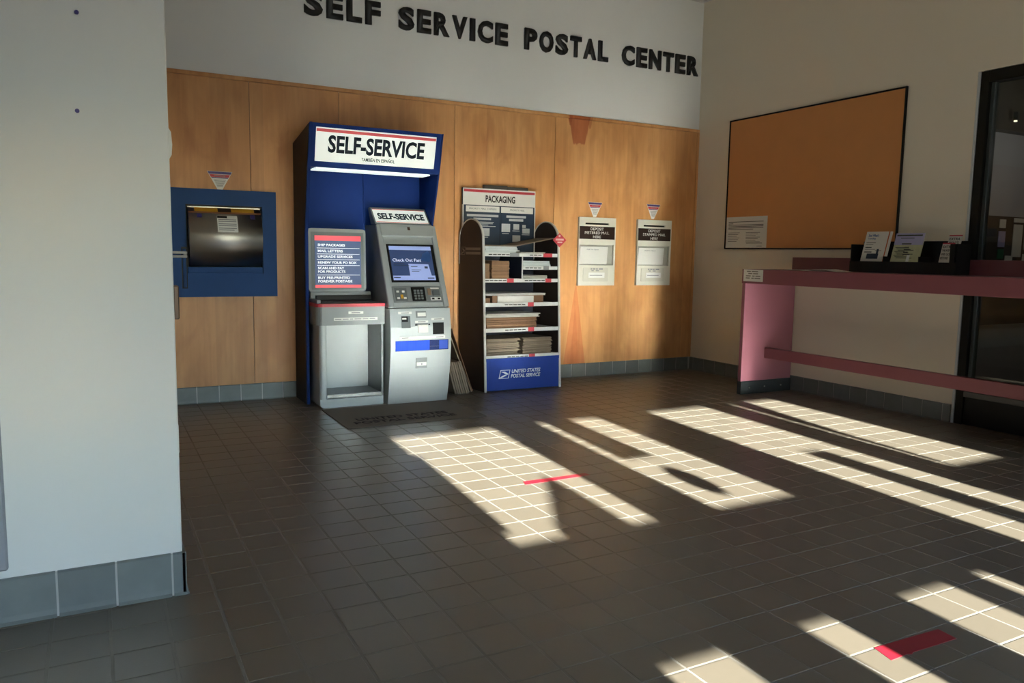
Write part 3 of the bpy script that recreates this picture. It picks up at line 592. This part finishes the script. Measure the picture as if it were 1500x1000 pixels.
one('card_slot_plate', lambda bm: slab(bm, FO, XR, FV, 2.236, 2.345, 0.06, 0.178, 0.002, 0.006, 0.002), KDARK, pp)
one('card_buttons', lambda bm: [slab(bm, FO, XR, FV, x, x+.022, y, y+.016, 0.006, 0.012) for x, y in ((2.25, .135), (2.30, .135), (2.25, .075), (2.31, .075))], WHITE, pp)
one('card_icon', lambda bm: slab(bm, FO, XR, FV, 2.283, 2.305, 0.08, 0.115, 0.006, 0.010), YELLOW, pp)
kp = one('pin_pad', lambda bm: slab(bm, FO, XR, FV, 2.385, 2.51, 0.055, 0.185, 0.002, 0.012, 0.004), BLACK, pp)
one('pin_keys', lambda bm: [slab(bm, FO, XR, FV, 2.405+.03*i, 2.425+.03*i, 0.068+.024*j, 0.084+.024*j, 0.012, 0.016) for i in range(3) for j in range(4)], KMID, pp)
one('scanner_window', lambda bm: slab(bm, FO, XR, FV, 2.555, 2.65, 0.062, 0.09, 0.002, 0.006), WHITE, pp)
one('scanner_slots', lambda bm: [slab(bm, FO, XR, FV, x, x+.022, 0.068, 0.083, 0.006, 0.009) for x in (2.565, 2.618)], BLACK, pp)
one('scanner_hood', lambda bm: slab(bm, FO, XR, FV, 2.575, 2.64, 0.10, 0.15, 0.002, 0.022, 0.004), KDARK, pp)
one('reader_tab', lambda bm: slab(bm, FO, XR, FV, 2.535, 2.565, 0.11, 0.17, 0.002, 0.008), mat('tan_plastic', (0.30, 0.2, 0.13), 0.5), pp)
one('panel_label', lambda bm: slab(bm, FO, XR, FV, 2.565, 2.645, 0.168, 0.18, 0.002, 0.004), WHITE, pp)
def ly(z):
    for (ya, za), (yb, zb) in zip(LP[:-1], LP[1:]):
        if za <= z <= zb: return ya+(yb-ya)*(z-za)/(zb-za)
    return 6.2
def plate(n, x0, x1, z0, z1, m, out=0.003, par=lc, rd=0.0):
    o = Vector((0, ly(z0), z0)); v = Vector((0, ly(z1)-ly(z0), z1-z0))
    return one(n, lambda bm: slab(bm, o, XR, v, x0, x1, 0, v.length, -0.012, out), m, par)
for x0, x1, z0, z1 in ((2.236, 2.356, .780, .800), (2.383, 2.502, .704, .722), (2.533, 2.650, .723, .742), (2.240, 2.656, .568, .590)):
    pl = plate('white_label', x0, x1, z0, z1, WHITE); c = (x0+x1)/2; hz = z0+0.35*(z1-z0)
    if x1-x0 < 0.3: print_lines('print', (c, ly(hz)-0.0035, hz), XR, ZU, [(-.035, 0, .07, .007)], GREYINK, pl)
    else: print_lines('print', (0, ly(hz)-0.0035, hz), XR, ZU, [(2.26, 0, .06, .007), (2.57, 0, .07, .007)], GREYINK, pl)
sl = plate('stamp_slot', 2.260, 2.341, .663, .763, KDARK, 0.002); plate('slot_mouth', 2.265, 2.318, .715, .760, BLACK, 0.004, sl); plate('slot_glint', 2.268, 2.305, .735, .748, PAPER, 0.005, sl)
sl = plate('coin_return', 2.393, 2.487, .747, .803, KMID, 0.004); plate('return_flap', 2.408, 2.482, .758, .79, WHITE, 0.007, sl)
sl = plate('receipt_slot', 2.393, 2.497, .682, .698, KDARK, 0.004); plate('receipt', 2.407, 2.497, .622, .688, PAPER, 0.010, sl)
one('receipt_knobs', lambda bm: (box(bm, 2.382, 2.394, 6.17, 6.19, .682, .694), box(bm, 2.503, 2.514, 6.17, 6.19, .684, .696)), BLACK, lc)
plate('scanner_glass', 2.543, 2.644, .603, .703, BLACK, 0.006)
bs = plate('label_slot', 2.204, 2.688, .468, .556, BLUELD, 0.0025); plate('lit_section', 2.205, 2.512, .470, .554, BLUEL, 0.0035, bs)
plate('painted_reflection', 2.60, 2.68, .475, .550, mat('painted_blue_reflection', (0.03, 0.08, 0.45), 0.25, emit=0.25), 0.0035, bs)  # reflection painted as a faintly glowing blue plate
lt = plate('latch', 2.391, 2.493, .313, .404, KMID, 0.004); plate('latch_plate', 2.398, 2.487, .335, .366, WHITE, 0.008, lt); plate('latch_key', 2.438, 2.448, .343, .358, GREYINK, 0.010, lt)
# leaning sign on top
SV = Vector((0, 6.735-6.575, 1.692-1.54)).normalized(); SO = Vector((0, 6.575, 1.54)); SL = math.hypot(0.16, 0.152)
sb = one('top_sign_box', lambda bm: prism(bm, [(6.575, 1.54), (6.735, 1.692), (6.78, 1.685), (6.70, 1.54)], 'x', 2.163, 2.686, 0.003), KMID, ki)
ss = one('top_sign', lambda bm: slab(bm, SO, XR, SV, 2.178, 2.668, 0.022, 0.196, 0.0, 0.003), SIGNLIT, ki)
lettering('lettering', 'SELF-SERVICE', SO+SV*0.062+Vector((2.208, 0, 0)), XR, SV, 0.435, 0.082, INK, ss, bold=0.045, lift=0.0032)
one('red_stripe', lambda bm: (slab(bm, SO, XR, SV, 2.18, 2.666, 0.188, 0.195, 0.003, 0.0036), slab(bm, SO, XR, SV, 2.18, 2.666, 0.023, 0.030, 0.003, 0.0036)), SIGNRED, ss)

# ------------------------------------------------------------------ floor mat
fm = thing('door_mat', (2.15, 5.9, 0), 'dark grey carpet mat with two lines of black lettering before the kiosk', 'mat')
bx('carpet', 1.592, 2.73, 5.49, 6.245, 0.0005, 0.008, MATT, fm, 0.003)
lettering('lettering', 'UNITED STATES', (1.735, 5.715, 0.0082), XR, (0, 1, 0), 0.76, 0.085, MATTX, fm, bold=0.03, space=1.05)
lettering('lettering', 'POSTAL SERVICE', (1.69, 5.60, 0.0082), XR, (0, 1, 0), 0.83, 0.082, MATTX, fm, bold=0.03, space=1.05)

# ------------------------------------------------------------------ packaging rack (its frame stands slightly askew)
SHX = 0.16
WARP = lambda p: Vector((p.x-SHX*(p.y-6.45), p.y, p.z))
rk = thing('packaging_rack', (3.56, 6.68, 0), 'navy packaging rack with arched sides and white shelf edges', 'display rack')
def lean(z): return 6.45+0.053*z
prof = [(6.45, 0.004), (6.515, 1.43)]+arc(6.71, 1.43, 0.195, 180, 0, 14)[1:]+[(6.905, 0.004)]
for a, b in ((3.186, 3.200), (4.002, 4.016)): one('side_panel', lambda bm: prism(bm, prof, 'x', a, b, 0.002), NAVYD, rk)
def trim(a, b):
    def mk(bm):
        path = [(6.449, 0.004), (6.514, 1.43)]+arc(6.71, 1.43, 0.196, 180, 0, 14)[1:]+[(6.906, 1.2)]
        inn = [(6.462, 0.004), (6.526, 1.43)]+arc(6.71, 1.43, 0.186, 180, 0, 14)[1:]+[(6.896, 1.2)]
        for i in range(len(path)-1): prism(bm, [path[i], path[i+1], inn[i+1], inn[i]], 'x', a, b)
    return one('edge_trim', mk, mat('rack_edge_white', (0.62, 0.62, 0.60), 0.45), rk)
trim(3.183, 3.203); trim(3.999, 4.019)
bx('back_panel', 3.201, 4.001, 6.885, 6.90, 0.01, 1.34, RACKIN, rk)
bp_ = bx('base_panel', 3.201, 4.001, 6.462, 6.475, 0.01, 0.318, RACKBL, rk)
WHS = mat('shelf_white', (0.72, 0.73, 0.72), 0.4, var=0.02)
def shelf(x0, x1, zt, h=0.036, tags=(), rows=()):
    y = lean(zt)
    s = one('shelf', lambda bm: (box(bm, x0, x1, y, y+0.008, zt-h, zt), box(bm, x0, x1, y+0.008, 6.884, zt-0.014, zt-0.006)), WHS, rk)
    for a, ww, m in tags:
        tg = bx('price_tag', a, a+ww, y-0.0022, y-0.0002, zt-h-0.002, zt+0.002, m, s)
    if rows: print_lines('shelf_print', (0, y-0.0004, zt-h*0.62), XR, ZU, rows, INKB, s)
def pr_(x, n): return [(x+0.046*k, 0, 0.038, 0.0085) for k in range(n)]
shelf(3.202, 4.0, 0.344, 0.036, [(3.665, .065, RED)], pr_(3.43, 5)); shelf(3.202, 4.0, 0.600, 0.036, [(3.66, .065, RED)], pr_(3.41, 5))
shelf(3.202, 4.0, 0.840, 0.036, [(3.66, .065, RED)], pr_(3.41, 5)); shelf(3.202, 4.0, 1.067, 0.034, [(3.44, .07, RED), (3.86, .065, RED)], pr_(3.21, 5)+pr_(3.63, 5))
shelf(3.202, 4.0, 1.308, 0.032, [(3.475, .10, GREYINK), (3.84, .10, RED)], pr_(3.25, 5)+pr_(3.69, 3)); shelf(3.615, 3.998, 1.186, 0.032, [(3.84, .06, GREYINK)], pr_(3.64, 4))
dv = bx('divider', 3.604, 3.612, lean(1.2)+0.006, 6.88, 1.068, 1.276, RACKIN, rk); bx('divider_edge', 3.603, 3.613, lean(1.2), lean(1.2)+0.006, 1.068, 1.276, WHS, dv)
hbr = bx('header_board', 3.196, 3.993, 6.868, 6.884, 1.25, 1.925, INK, rk); HB = 6.868
bx('header_strip', 3.196, 3.993, HB-0.003, HB, 1.765, 1.925, WHITE, hbr, 0.001)
bx('header_red', 3.205, 3.984, HB-0.004, HB-0.003, 1.888, 1.912, RED, hbr)
bx('header_edge', 3.194, 3.203, HB-0.004, HB+0.014, 1.25, 1.765, WHITE, hbr); bx('header_edge', 3.986, 3.995, HB-0.004, HB+0.014, 1.25, 1.765, WHITE, hbr)
lettering('lettering', 'PACKAGING', (3.437, HB-0.003, 1.795), XR, ZU, 0.325, 0.068, INKB, hbr, bold=0.025)
for a, b, c in ((3.224, 3.592, 'left'), (3.604, 3.97, 'right')):
    f_ = bx('poster', a, b, HB-0.0035, HB-0.0005, 1.255, 1.76, mat('poster_navy', (0.018, 0.042, 0.085), 0.35), hbr)
    bx('poster_heading', a+0.003, b-0.003, HB-0.0045, HB-0.0035, 1.70, 1.757, WHITE, hbr)
    m = (a+b)/2; pw = b-a
    lettering('heading_print', 'PRIORITY MAIL EXPRESS' if c == 'left' else 'PRIORITY MAIL', (m-pw*(.40 if c == 'left' else .22), HB-0.0045, 1.722), XR, ZU, pw*(.80 if c == 'left' else .44), 0.017, GREYINK, hbr, bold=0.0)
    if c == 'left':
        rows = [(-.17, 1.655, .34, .022), (-.10, 1.625, .19, .018)]+[(-.13+.02*(k % 2), 1.60-.013*k, .25-.03*(k % 3), .006) for k in range(4)]+[(-.03, 1.47, .105, .075), (.0, 1.455, .06, .007)]
    else:
        rows = [(-.12, 1.655, .22, .022), (-.09, 1.622, .16, .022), (-.172, 1.515, .095, .08), (-.04, 1.54, .065, .055), (.06, 1.505, .085, .05), (.06, 1.56, .04, .03), (-.05, 1.42, .09, .065), (-.165, 1.497, .075, .006), (-.05, 1.525, .08, .006), (.055, 1.49, .09, .006), (-.05, 1.40, .08, .007), (-.055, 1.30, .09, .04)]
    for x, z, l, h in rows: bx('poster_picture' if h > 0.025 else 'poster_line', m+x, m+x+l, HB-0.0046, HB-0.0036, z, z+h, mat('poster_grey', (0.50, 0.52, 0.54), 0.5), hbr)
one('top_clip', lambda bm: (box(bm, 3.425, 3.68, 6.872, 6.90, 1.925, 1.963), box(bm, 3.685, 3.915, 6.874, 6.898, 1.925, 1.955)), mat('clip_dark', (0.07, 0.065, 0.06), 0.4), hbr)
# eagle mark and name on the base panel
def eagle(bm, o, u, v, ww, hh, dp):
    """slanted frame with a stylised bird's head in it"""
    k = 0.22*hh
    def q(a, b): return (a*ww+k*b, b*hh)
    o_, i_ = [(0, 0), (1, 0), (1, 1), (0, 1)], [(.05, .06), (.95, .06), (.95, .94), (.05, .94)]
    for n in range(4): poly(bm, o, u, v, [q(*o_[n]), q(*o_[(n+1) % 4]), q(*i_[(n+1) % 4]), q(*i_[n])], 0, dp)
    poly(bm, o, u, v, [q(.08, .80), q(.50, .80), q(.82, .58), q(.92, .50), q(.80, .42), q(.62, .46), q(.42, .64)], 0, dp)
    poly(bm, o, u, v, [q(.06, .10), q(.36, .14), q(.78, .36), q(.56, .42), q(.34, .34)], 0, dp)
BO = (3.335, 6.462, 0.122)
one('eagle_mark', lambda bm: eagle(bm, BO, XR, ZU, 0.105, 0.082, 0.0015), WHITE, bp_)
lettering('lettering', 'UNITED STATES', (3.475, 6.462, 0.170), XR, ZU, 0.315, 0.036, WHITE, bp_, bold=0.02, shear=0.2)
lettering('lettering', 'POSTAL SERVICE', (3.465, 6.462, 0.124), XR, ZU, 0.325, 0.036, WHITE, bp_, bold=0.02, shear=0.2)
SIDEINK = mat('faint_side_print', (0.24, 0.21, 0.18), 0.5)
one('side_eagle', lambda bm: eagle(bm, (3.1855, 6.88, 1.285), (0, -1, 0), ZU, 0.07, 0.075, 0.001), SIDEINK, rk)
print_lines('side_print', (3.1855, 6.79, 1.285), (0, -1, 0), ZU, [(0, .045, .24, .024), (0, .005, .24, .024)], SIDEINK, rk)

# goods on the rack: every flat box and envelope is a thing of its own
def pile(n, name, x0, x1, y0, y1, z0, th, m, label, cat, group, jit=0.006, gap=0.0009, tilt=0.0):
    z = z0
    for k in range(n):
        a, b = random.uniform(-jit, jit), random.uniform(-jit, jit); t = th*random.uniform(0.85, 1.1)
        dz = tilt*k/max(1, n-1)
        def mk(bm):
            vs0 = len(bm.verts); box(bm, x0+a, x1+a+random.uniform(-jit, jit)*0.5, y0+b, y1+b*0.3, z, z+t, min(0.0015, t*0.3))
        lab = label if n < 3 else ('lowest ' if k == 0 else 'topmost ' if k == n-1 else '')+label+(', inside the pile' if 0 < k < n-1 else '')
        tag(one(name, mk, m), lab, cat, group); z += t+gap
    return z
Z = 0.3385
pile(17, 'flat_box', 3.222, 3.578, 6.505, 6.84, Z, 0.0088, KRAFTG, 'flattened greyish mailing box in the left half of the bottom shelf', 'flat box', 'left pile on the bottom rack shelf', 0.016)
zt = pile(17, 'flat_box', 3.626, 3.945, 6.505, 6.84, Z, 0.0092, KRAFTG, 'flattened greyish mailing box in the right half of the bottom shelf', 'flat box', 'right pile on the bottom rack shelf', 0.016)
Z = 0.5945
z = pile(2, 'thick_flat_box', 3.235, 3.775, 6.515, 6.84, Z, 0.020, KRAFT, 'brown thick flat box low in the pile on the second lowest shelf', 'flat box', 'lower brown boxes on the second lowest shelf', 0.004)
z = pile(7, 'flat_box', 3.228, 3.775, 6.515, 6.84, z, 0.0085, KRAFT, 'thin brown flat box in the pile on the second lowest shelf', 'flat box', 'thin brown boxes on the second lowest shelf', 0.005)
pile(4, 'white_flat_box', 3.225, 3.80, 6.510, 6.85, z, 0.0085, KRAFTW, 'white faced flat box topping the brown pile', 'flat box', 'white boxes over the brown pile', 0.010)
Z = 0.8345
tag(bx('wide_flat_box', 3.30, 3.86, 6.53, 6.85, Z, Z+0.072, KRAFT, bev=0.003), 'thick brown folded box with a white sleeve on the middle shelf', 'flat box')
tag(bx('paper_sleeve', 3.355, 3.745, 6.524, 6.5288, Z+0.002, Z+0.068, KRAFTW), 'white paper sleeve across the brown box on the middle shelf', 'sleeve')
tag(bx('small_flat_box', 3.215, 3.294, 6.55, 6.84, Z, Z+0.048, KRAFT, bev=0.003), 'small dark brown box wedged beside the sleeved box', 'flat box')
pile(3, 'white_flat_box', 3.22, 3.865, 6.515, 6.86, Z+0.073, 0.0065, KRAFTW, 'white faced flat board over the sleeved box on the middle shelf', 'flat box', 'white boards on the middle shelf', 0.008)
Z = 1.0615
pile(13, 'flat_box', 3.29, 3.475, 6.525, 6.84, Z, 0.0125, KRAFT, 'brown flattened small box in the stack under the top shelf', 'flat box', 'small brown boxes under the top shelf', 0.004)
pile(2, 'upright_box', 3.215, 3.283, 6.55, 6.84, Z, 0.078, KRAFT, 'narrow brown carton left of the small box stack', 'carton', 'narrow cartons beside the stack', 0.003)
pile(4, 'mailing_envelope', 3.63, 3.90, 6.53, 6.85, 1.0615, 0.0085, KRAFTW, 'white cardboard envelope on the shelf under the glossy envelopes', 'envelope', 'white envelopes right of the divider', 0.012)
pile(5, 'mailing_envelope', 3.63, 3.93, 6.53, 6.85, 1.1805, 0.0105, ENVW, 'glossy pale envelope on the half shelf', 'envelope', 'glossy envelopes on the half shelf', 0.010)
zt = pile(5, 'mailing_envelope', 3.225, 3.565, 6.535, 6.84, 1.3025, 0.0125, ENVW, 'glossy white envelope in the left pile on the top shelf', 'envelope', 'glossy envelopes on the top shelf', 0.010)
pile(3, 'mailing_envelope', 3.60, 3.87, 6.535, 6.84, 1.3025, 0.006, KRAFTW, 'thin white envelope lying right on the top shelf', 'envelope', 'thin envelopes on the top shelf', 0.010)
def bent(bm): prism(bm, [(3.22, 1.373), (3.55, 1.370), (3.985, 1.455), (3.985, 1.463), (3.55, 1.380), (3.22, 1.383)], 'y', 6.545, 6.83)
tag(one('bent_envelope', bent, KRAFTG), 'bent cardboard envelope lying across the top shelf', 'envelope')
WARP = None
dm = thing('diamond_tag', (3.965, 6.44, 1.37), 'red diamond shaped tag on the corner of the rack', 'tag')
one('card', lambda bm: poly(bm, (3.968, 6.452, 1.440), XR, ZU, [(0, .069), (-.077, 0), (0, -.069), (.077, 0)], 0, 0.002), RED, dm)
print_lines('print', (3.968, 6.4498, 1.440), XR, ZU, [(-.012, .03, .02, .02), (-.045, -.004, .09, .018), (-.025, -.028, .055, .014)], mat('tag_pink_print', (0.75, 0.45, 0.45), 0.5), dm)

# cardboard flats leaning between kiosk and rack
def leaning(x_bot, x_top, ztop, y0, y1, th, m, label, group):
    def mk(bm):
        d = Vector((x_top-x_bot, 0, ztop)); slab(bm, (x_bot, y0, 0.004), (0, 1, 0), d, 0, y1-y0, 0, d.length, 0, th, 0.001)
    tag(one('cardboard_sheet', mk, m), label, 'cardboard sheet', group)
for k in range(7):
    leaning(2.885+0.022*k, 2.80+0.021*k, 0.30+0.004*random.random(), 6.46+0.004*random.random(), 6.80, 0.0165, KRAFTG, 'short grey corrugated sheet leaning in the pile beside the kiosk', 'short sheets leaning beside the kiosk')
leaning(3.078, 2.86, 0.52, 6.53, 6.84, 0.012, KRAFTG, 'tall greyish cardboard sheet leaning behind the short ones', None)
leaning(3.105, 2.885, 0.60, 6.56, 6.85, 0.006, KRAFT, 'tall thin brown cardboard sheet leaning next to the rack', None)
leaning(2.80, 2.728, 0.62, 6.64, 6.85, 0.012, KRAFTG, 'tall grey cardboard sheet standing close against the kiosk', None)

# ------------------------------------------------------------------ cork board and notice
cb = thing('cork_board', (XR_W, 5.395, 1.39), 'wide tan cork notice board in a thin black frame', 'cork board')
bx('cork', XR_W-0.016, XR_W-0.0005, 4.372, 6.418, 1.402, 2.740, CORK, cb)
for q in ((4.360, 4.374, 1.39, 2.752), (6.416, 6.430, 1.39, 2.752)): bx('frame_bar', XR_W-0.024, XR_W-0.0005, *q, BLACK, cb, 0.002)
for q in ((1.39, 1.404), (2.738, 2.752)): bx('frame_bar', XR_W-0.024, XR_W-0.0005, 4.375, 6.415, *q, BLACK, cb, 0.002)
nt_ = thing('posted_notice', (XR_W-0.018, 6.12, 1.405), 'large white printed notice on the lower corner of the cork board', 'notice')
bx('sheet', XR_W-0.0185, XR_W-0.0165, 5.83, 6.41, 1.406, 1.730, PAPER, nt_)
NO = (XR_W-0.0185, 6.41, 1.406)
rows = [(.03, .268, .50, .006), (.03, .250, .07, .006)]+[(.03, .235-.015*k, .50-.14*(k == 3), .006) for k in range(4)]+[(.03, .155-.018*k, .17-.02*(k % 3), .004) for k in range(6)]+[(.29, .155-.016*k, .20-.03*(k % 3), .004) for k in range(7)]+[(.30, .045, .22, .005), (.45, .015, .07, .004)]
print_lines('print', NO, YN, ZU, rows, INKB, nt_)

# ------------------------------------------------------------------ writing desk
dk = thing('writing_desk', (5.73, 3.8, 0), 'long mauve laminate writing desk along the lobby wall', 'desk')
bx('end_panel', 5.392, XR_W-0.024, 5.418, 5.458, 0.125, 1.150, PINK, dk, 0.002)
kpl = bx('kick_plate', 5.392, XR_W-0.024, 5.412, 5.464, 0.0, 0.125, mat('black_kick_rubber', (0.035, 0.042, 0.045), 0.4, var=0.2, vscale=(15, 15, 15)), dk, 0.002)
one('bolt', lambda bm: [prism(bm, [(x+.008*math.cos(t*math.pi/4), .062+.008*math.sin(t*math.pi/4)) for t in range(8)], 'y', 5.406, 5.413) for x in (5.50, 5.70, 5.92)], STEELN, kpl)
bx('end_panel', 5.392, XR_W-0.012, 1.70, 1.74, 0.0, 1.150, PINK, dk, 0.002)
bx('desk_top', 5.415, XR_W-0.004, 1.70, 5.462, 1.152, 1.194, MAROON, dk, 0.002)
bx('apron', 5.388, 5.414, 1.70, 5.462, 1.062, 1.195, mat('apron_maroon', (0.22, 0.064, 0.076), 0.4, var=0.03), dk, 0.002)
bx('back_ledge', 5.93, XR_W-0.004, 1.70, 5.36, 1.1945, 1.312, MAROON, dk, 0.002)
bx('foot_rail', 5.68, 5.72, 1.74, 5.417, 0.340, 0.442, mat('rail_mauve', (0.21, 0.062, 0.072), 0.4, var=0.03), dk, 0.003)
dsg = thing('desk_sticker', (5.387, 5.32, 1.082), 'small printed card stuck on the corner of the desk apron', 'sticker')
bx('card', 5.3855, 5.3875, 5.200, 5.440, 1.082, 1.192, PAPER, dsg)
print_lines('print', (5.3855, 5.44, 1.082), YN, ZU, [(.04, .088, .05, .009), (.10, .088, .08, .009), (.06, .068, .05, .009), (.12, .068, .06, .009), (.03, .046, .06, .009), (.11, .046, .03, .009), (.15, .046, .06, .009), (.03, .026, .05, .009), (.10, .026, .03, .009), (.14, .026, .07, .009)], mat('faded_ink', (0.22, 0.2, 0.17), 0.6), dsg)
hl = thing('brochure_holder', (5.82, 4.08, 1.195), 'black plastic brochure holder with three bays on the desk', 'brochure holder')
HX0, HX1, HY0, HY1 = 5.745, 5.92, 3.62, 4.565
bx('base', HX0, HX1, HY0, HY1, 1.196, 1.206, BLACK, hl); bx('back', HX1-0.008, HX1, HY0, HY1, 1.206, 1.456, BLACK, hl)
bx('front', HX0, HX0+0.006, HY0, HY1, 1.206, 1.288, BLACK, hl)
for y in (HY0, 3.93, 4.245, HY1-0.006): bx('divider', HX0+0.006, HX1-0.008, y, y+0.006, 1.206, 1.43 if y in (HY0, HY1-0.006) else 1.33, BLACK, hl)
bx('slim_pocket', HX0+0.0065, HX0+0.03, 3.64, 3.68, 1.2065, 1.43, BLACK, hl)
def brochure(name, y0, y1, xb, z1, th, m, label, deco, slant=0.28):
    t = thing(name, (xb, (y0+y1)/2, 1.208), label, 'brochure')
    U, V = Vector((0, -1, 0)), Vector((slant, 0, 1)).normalized(); O = Vector((xb, y1, 1.208)); L_ = (z1-1.208)/V.z
    one('cover', lambda bm: slab(bm, O, U, V, 0, y1-y0, 0, L_, -th, 0.0, 0.0005), m, t); deco(t, O, U, V, y1-y0, L_)
    return t
def deco1(t, O, U, V, ww, L_):
    lettering('title', 'See What’s', O+V*(L_-.045)+U*.025, U, V, .10, .022, BLUEP, t, lift=.0004); lettering('title', 'Trending', O+V*(L_-.073)+U*.025, U, V, .075, .02, BLUEP, t, bold=.0, lift=.0004)
    print_lines('print', O+V*0, U, V, [(.02, L_-.10, .09, .004), (.02, L_-.115, .07, .004), (.02, .20, .06, .007), (.02, .16, .07, .007), (.02, .185, .10, .003), (.12, .175, .06, .003)], INKB, t, .0012)
    one('picture', lambda bm: (slab(bm, O, U, V, .05, .16, .105, .15, 0, .0012), slab(bm, O, U, V, .135, .155, .15, .19, 0, .0012)), INK, t)
    one('spine_stripe', lambda bm: slab(bm, O, U, V, ww-.028, ww-.018, .0, L_, 0, .001), mat('orange_stripe', (0.5, .12, .03), .5), t)
def deco2(t, O, U, V, ww, L_):
    one('lilac_band', lambda bm: slab(bm, O, U, V, 0, ww, L_-.10, L_, 0, .0008), LILAC, t)
    print_lines('print', O, U, V, [(.01, L_-.025, ww-.03, .012), (.05, L_-.045, .12, .006), (.07, L_-.095, .085, .010)]+[(.02+.013*(k % 3)+.0*k, .20-.011*k, .09+.05*((k*7) % 3)/2, .005) for k in range(9)]+[(.10, .20-.02*k, .04+.02*(k % 2), .008) for k in range(4)], mat('dark_green_print', (0.05, .055, .04), .5), t, .0014)
    one('white_patch', lambda bm: slab(bm, O, U, V, .14, .165, .085, .14, 0, .0016), WHITE, t)
brochure('brochure', 4.255, 4.495, 5.765, 1.538, 0.012, PAPER, 'white brochure with a blue See What\'s Trending title', deco1)
brochure('map_leaflet', 3.955, 4.21, 5.765, 1.520, 0.006, OLIVE, 'pale green and lilac map leaflet in the middle of the holder', deco2)
def deco3(t, O, U, V, ww, L_):
    one('red_top', lambda bm: slab(bm, O, U, V, 0, ww, L_-.010, L_, 0, .001), RED, t)
    for k, s in enumerate(('EXTRA', 'WAYS', 'WE GO', 'BEYOND')): lettering('lettering', s, O+V*(L_-.042-.03*k)+U*.008, U, V, ww-.02-.006*k, .02, INKB, t, lift=.0004, bold=.01)
brochure('coupon_card', 3.69, 3.79, 5.765, 1.440, 0.004, PAPER, 'slim white card with EXTRA lettering, the lower of two', deco3)
brochure('coupon_card', 3.68, 3.785, 5.815, 1.502, 0.004, PAPER, 'slim white card with EXTRA lettering, the taller one behind', deco3)
def curled(name, y0, y1, x0, x1, hgt, label):
    def mk(bm):
        n = 10; up = [(y0+(y1-y0)*k/n, 1.1955+hgt*math.sin(math.pi*k/n)**1.5) for k in range(n+1)]
        prism(bm, up+[(y, max(1.1952, z-0.002)) for y, z in up[::-1]], 'x', x0, x1)
    tag(one(name, mk, PAPER), label, 'paper')
curled('loose_paper', 4.78, 5.06, 5.46, 5.66, 0.008, 'loose white sheet on the desk near its end panel')
curled('open_booklet', 4.42, 4.80, 5.43, 5.62, 0.018, 'curled white booklet lying before the brochure holder')

# ------------------------------------------------------------------ tape on the floor, things on the partition
def tape(pts, label):
    tag(one('floor_tape', lambda bm: poly(bm, (0, 0, 0), XR, (0, 1, 0), pts, 0.0004, 0.0014), REDT), label, 'tape')
tape([(2.108, 3.735), (2.125, 3.795), (2.38, 3.790), (2.545, 3.790), (2.555, 3.745), (2.33, 3.738)], 'strip of red tape on the floor tiles in front of the kiosk')
tape([(2.247, 1.527), (2.268, 1.606), (2.42, 1.600), (2.592, 1.592), (2.584, 1.520), (2.36, 1.528), (2.345, 1.521), (2.33, 1.529)], 'short strip of red tape on the floor far from the kiosk')
tag(bx('wall_panel', -0.95, -0.300, 3.040, 3.068, 0.20, 1.95, GREYP, bev=0.006), 'grey metal panel on the white partition wall', 'panel')
for x, z, s in ((-0.021, 2.077, 'upper'), (-0.032, 1.756, 'lower')):
    tag(one('wall_anchor', lambda bm: prism(bm, [(x+.007*math.cos(t*math.pi/5), z+.007*math.sin(t*math.pi/5)) for t in range(10)], 'y', 3.063, 3.071, .001), PURPLE), 'small dark blue screw anchor in the white partition, the %s of two' % s, 'wall anchor')
tag(one('thermostat', lambda bm: prism(bm, [(0.2505, 1.635), (0.262, 1.632), (0.272, 1.65), (0.275, 1.69), (0.272, 1.735), (0.262, 1.752), (0.2505, 1.752)], 'y', 3.24, 3.33, .003), WHITEP), 'white rounded thermostat on the end of the partition', 'thermostat')
tag(bx('door_closer', 0.2505, 0.270, 3.10, 3.16, 1.04, 1.165, BROWNM, bev=0.004), 'small brown metal bracket on the end of the partition', 'bracket')
tag(bx('wall_outlet', 0.2505, 0.262, 3.20, 3.27, 0.51, 0.625, WHITEP, bev=0.004), 'white outlet plate low on the end of the partition', 'outlet')
